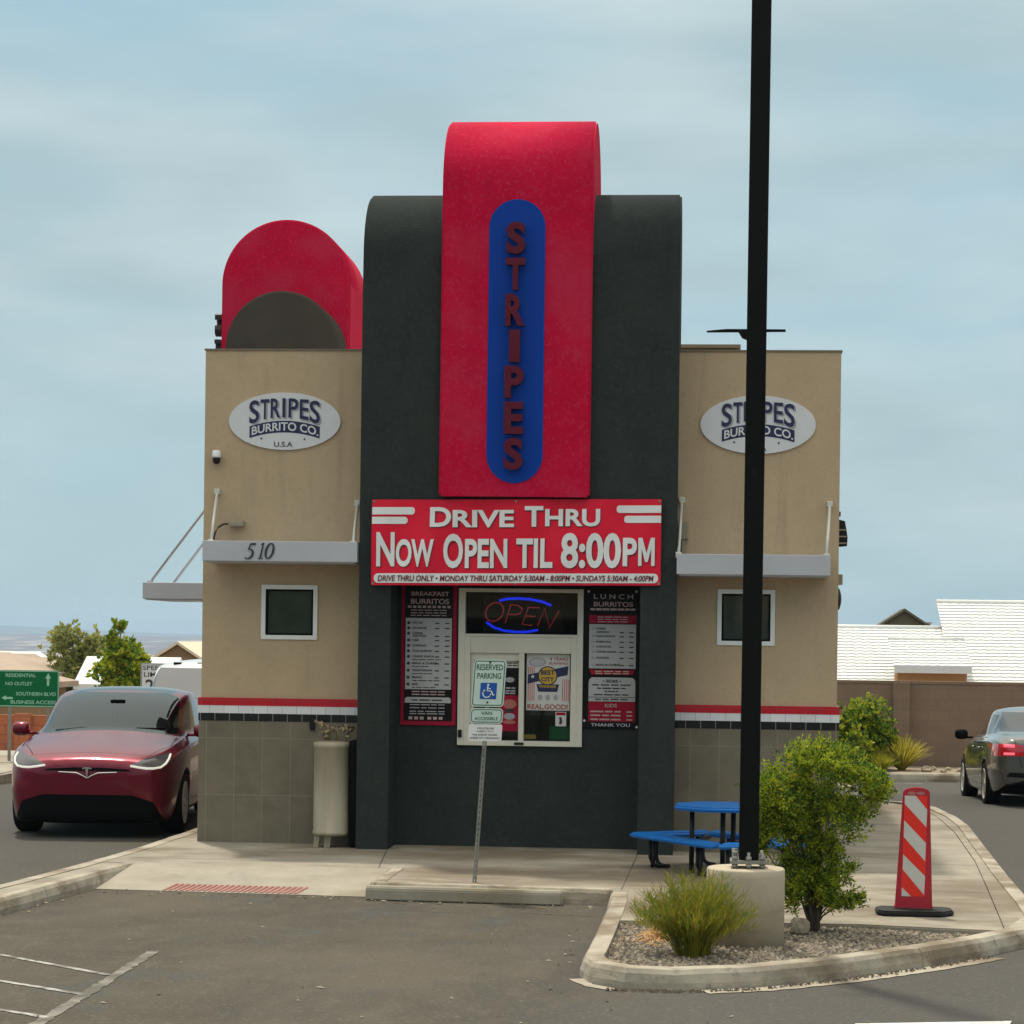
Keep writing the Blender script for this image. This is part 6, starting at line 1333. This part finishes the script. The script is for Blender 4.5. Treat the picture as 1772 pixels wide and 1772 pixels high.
def ridge(name, y0, y1, x0, x1, zf, m, nx=160, ny=14):
    bm = bmesh.new(); g = [[bm.verts.new((x0 + (x1 - x0) * i / nx, y0 + (y1 - y0) * j / ny, zf(x0 + (x1 - x0) * i / nx, j / ny))) for i in range(nx + 1)] for j in range(ny + 1)]
    for a, b in zip(g, g[1:]):
        for i in range(nx): bm.faces.new((a[i], a[i + 1], b[i + 1], b[i]))
    return structure(put(bm, name, m, smooth=True))
ridge('hills', 2600, 6200, -4500, 3500, lambda x, f: -50 + 53 * f ** .8 + 9 * noise.noise(Vector((x / 600, f * 3, 0))) * (1 - f * .3) + 3.5 * noise.noise(Vector((x / 180, f * 9, 4))), over(mat('far_mesa', (.13, .10, .10), .95, .35, .004), (.46, .40, .36), .010, .52, .66, 1.0, (1, .3, 1)))
ridge('mountains', 8600, 9600, -7000, 4500, lambda x, f: -60 + (62 + 36 * math.exp(-((x + 3150) / 800) ** 2) + 3 * noise.noise(Vector((x / 700, 0, 2)))) * f, mat('far_mountain', (.12, .13, .12), .95, .2, .001), 160, 6)

bm = bmesh.new(); rg = random.Random(44)
lines_ = [((-3.6, -4.2), (-4.2, -8.5)), ((-1.0, -4.05), (1.0, -4.15)), ((1.02, -4.3), (1.0, -8.2)), ((-3.4, -3.8), (-1.2, -3.9))]
for _ in range(260):
    if rg.random() < .75: (a, b), u = rg.choice(lines_), rg.random(); x, y = a[0] + (b[0] - a[0]) * u + rg.gauss(0, .07), a[1] + (b[1] - a[1]) * u + rg.gauss(0, .07)
    else: x, y = rg.uniform(-3.3, 3.5), rg.uniform(-11, -4.2)
    if inside((x, y), bed) or x > 1.0 and y > -9: continue
    s_ = rg.uniform(.006, .016); q = rg.uniform(0, 6); k = rg.choice((1, 1, 3)); vs_ = [bm.verts.new((x + math.cos(q + m_ * 1.57) * s_ * (k if m_ % 2 else 1), y + math.sin(q + m_ * 1.57) * s_ * (k if m_ % 2 else 1), .006)) for m_ in range(4)]
    tp = bm.verts.new((x, y, .006 + s_ * .8)); mi = rg.randrange(3)
    for m_ in range(4): bm.faces.new((vs_[m_], vs_[(m_ + 1) % 4], tp)).material_index = mi
tag(structure(put(bm, 'pavement_litter', ['bark', 'stone3', 'stone2']), 'stuff'), 'twigs and small stones scattered on the asphalt along the kerbs', 'litter')

# ------------------------------------------------------------------ shops across the lot, behind the camera (mirrored in glass and paint)
t = thing('shop_building', 'long low tan shop building across the lot, mirrored in the windows', 'shop', (0, -72, 0))
bm = bmesh.new(); box(bm, -45, 40, -84, -72, -.1, 5.2); box(bm, -12, 6, -72.6, -71.9, -.1, 6.8); put(bm, 'wall', 'brn', t)
for x in range(-40, 38, 6):
    bm = bmesh.new(); box(bm, x, x + 4.4, -71.98 if not -14 < x < 6 else -71.88, -71.8, .4, 2.9); put(bm, 'shop_window', 'wglass', t)
bm = bmesh.new(); box(bm, -45, 40, -71.8, -69.8, 3.2, 3.6); put(bm, 'awning', 'trim', t)
for i, x in enumerate((-26, -13, 11, 24)):
    bush('shade_tree', 'shade tree standing in front of the shops behind the camera', 'tree', (x, -60, 0), [((0, 0, 4.0), (2.2, 2.2, 1.8), 3), ((.8, 0, 2.9), (1.6, 1.6, 1.2), 1)], 300, ('g2', 'g4', 'o2'), (4, 3, 2), .09, dict(n=6, ln=(.4, .8), wd=.2), 50 + i, .4, 'shade trees before the shops')

# ------------------------------------------------------------------ air
bm = bmesh.new(); box(bm, -8000, 6000, -430, 9900, -70, 62)
hz = bpy.data.materials.new('haze_air'); hz.use_nodes = True; n_ = hz.node_tree.nodes; n_.remove(n_['Principled BSDF'])
pv = n_.new('ShaderNodeVolumePrincipled'); pv.inputs['Color'].default_value = (.58, .78, 1, 1); pv.inputs['Density'].default_value = 1.5e-4; pv.inputs['Anisotropy'].default_value = .2
hz.node_tree.links.new(pv.outputs['Volume'], n_['Material Output'].inputs['Volume'])
structure(put(bm, 'haze', hz), 'stuff')
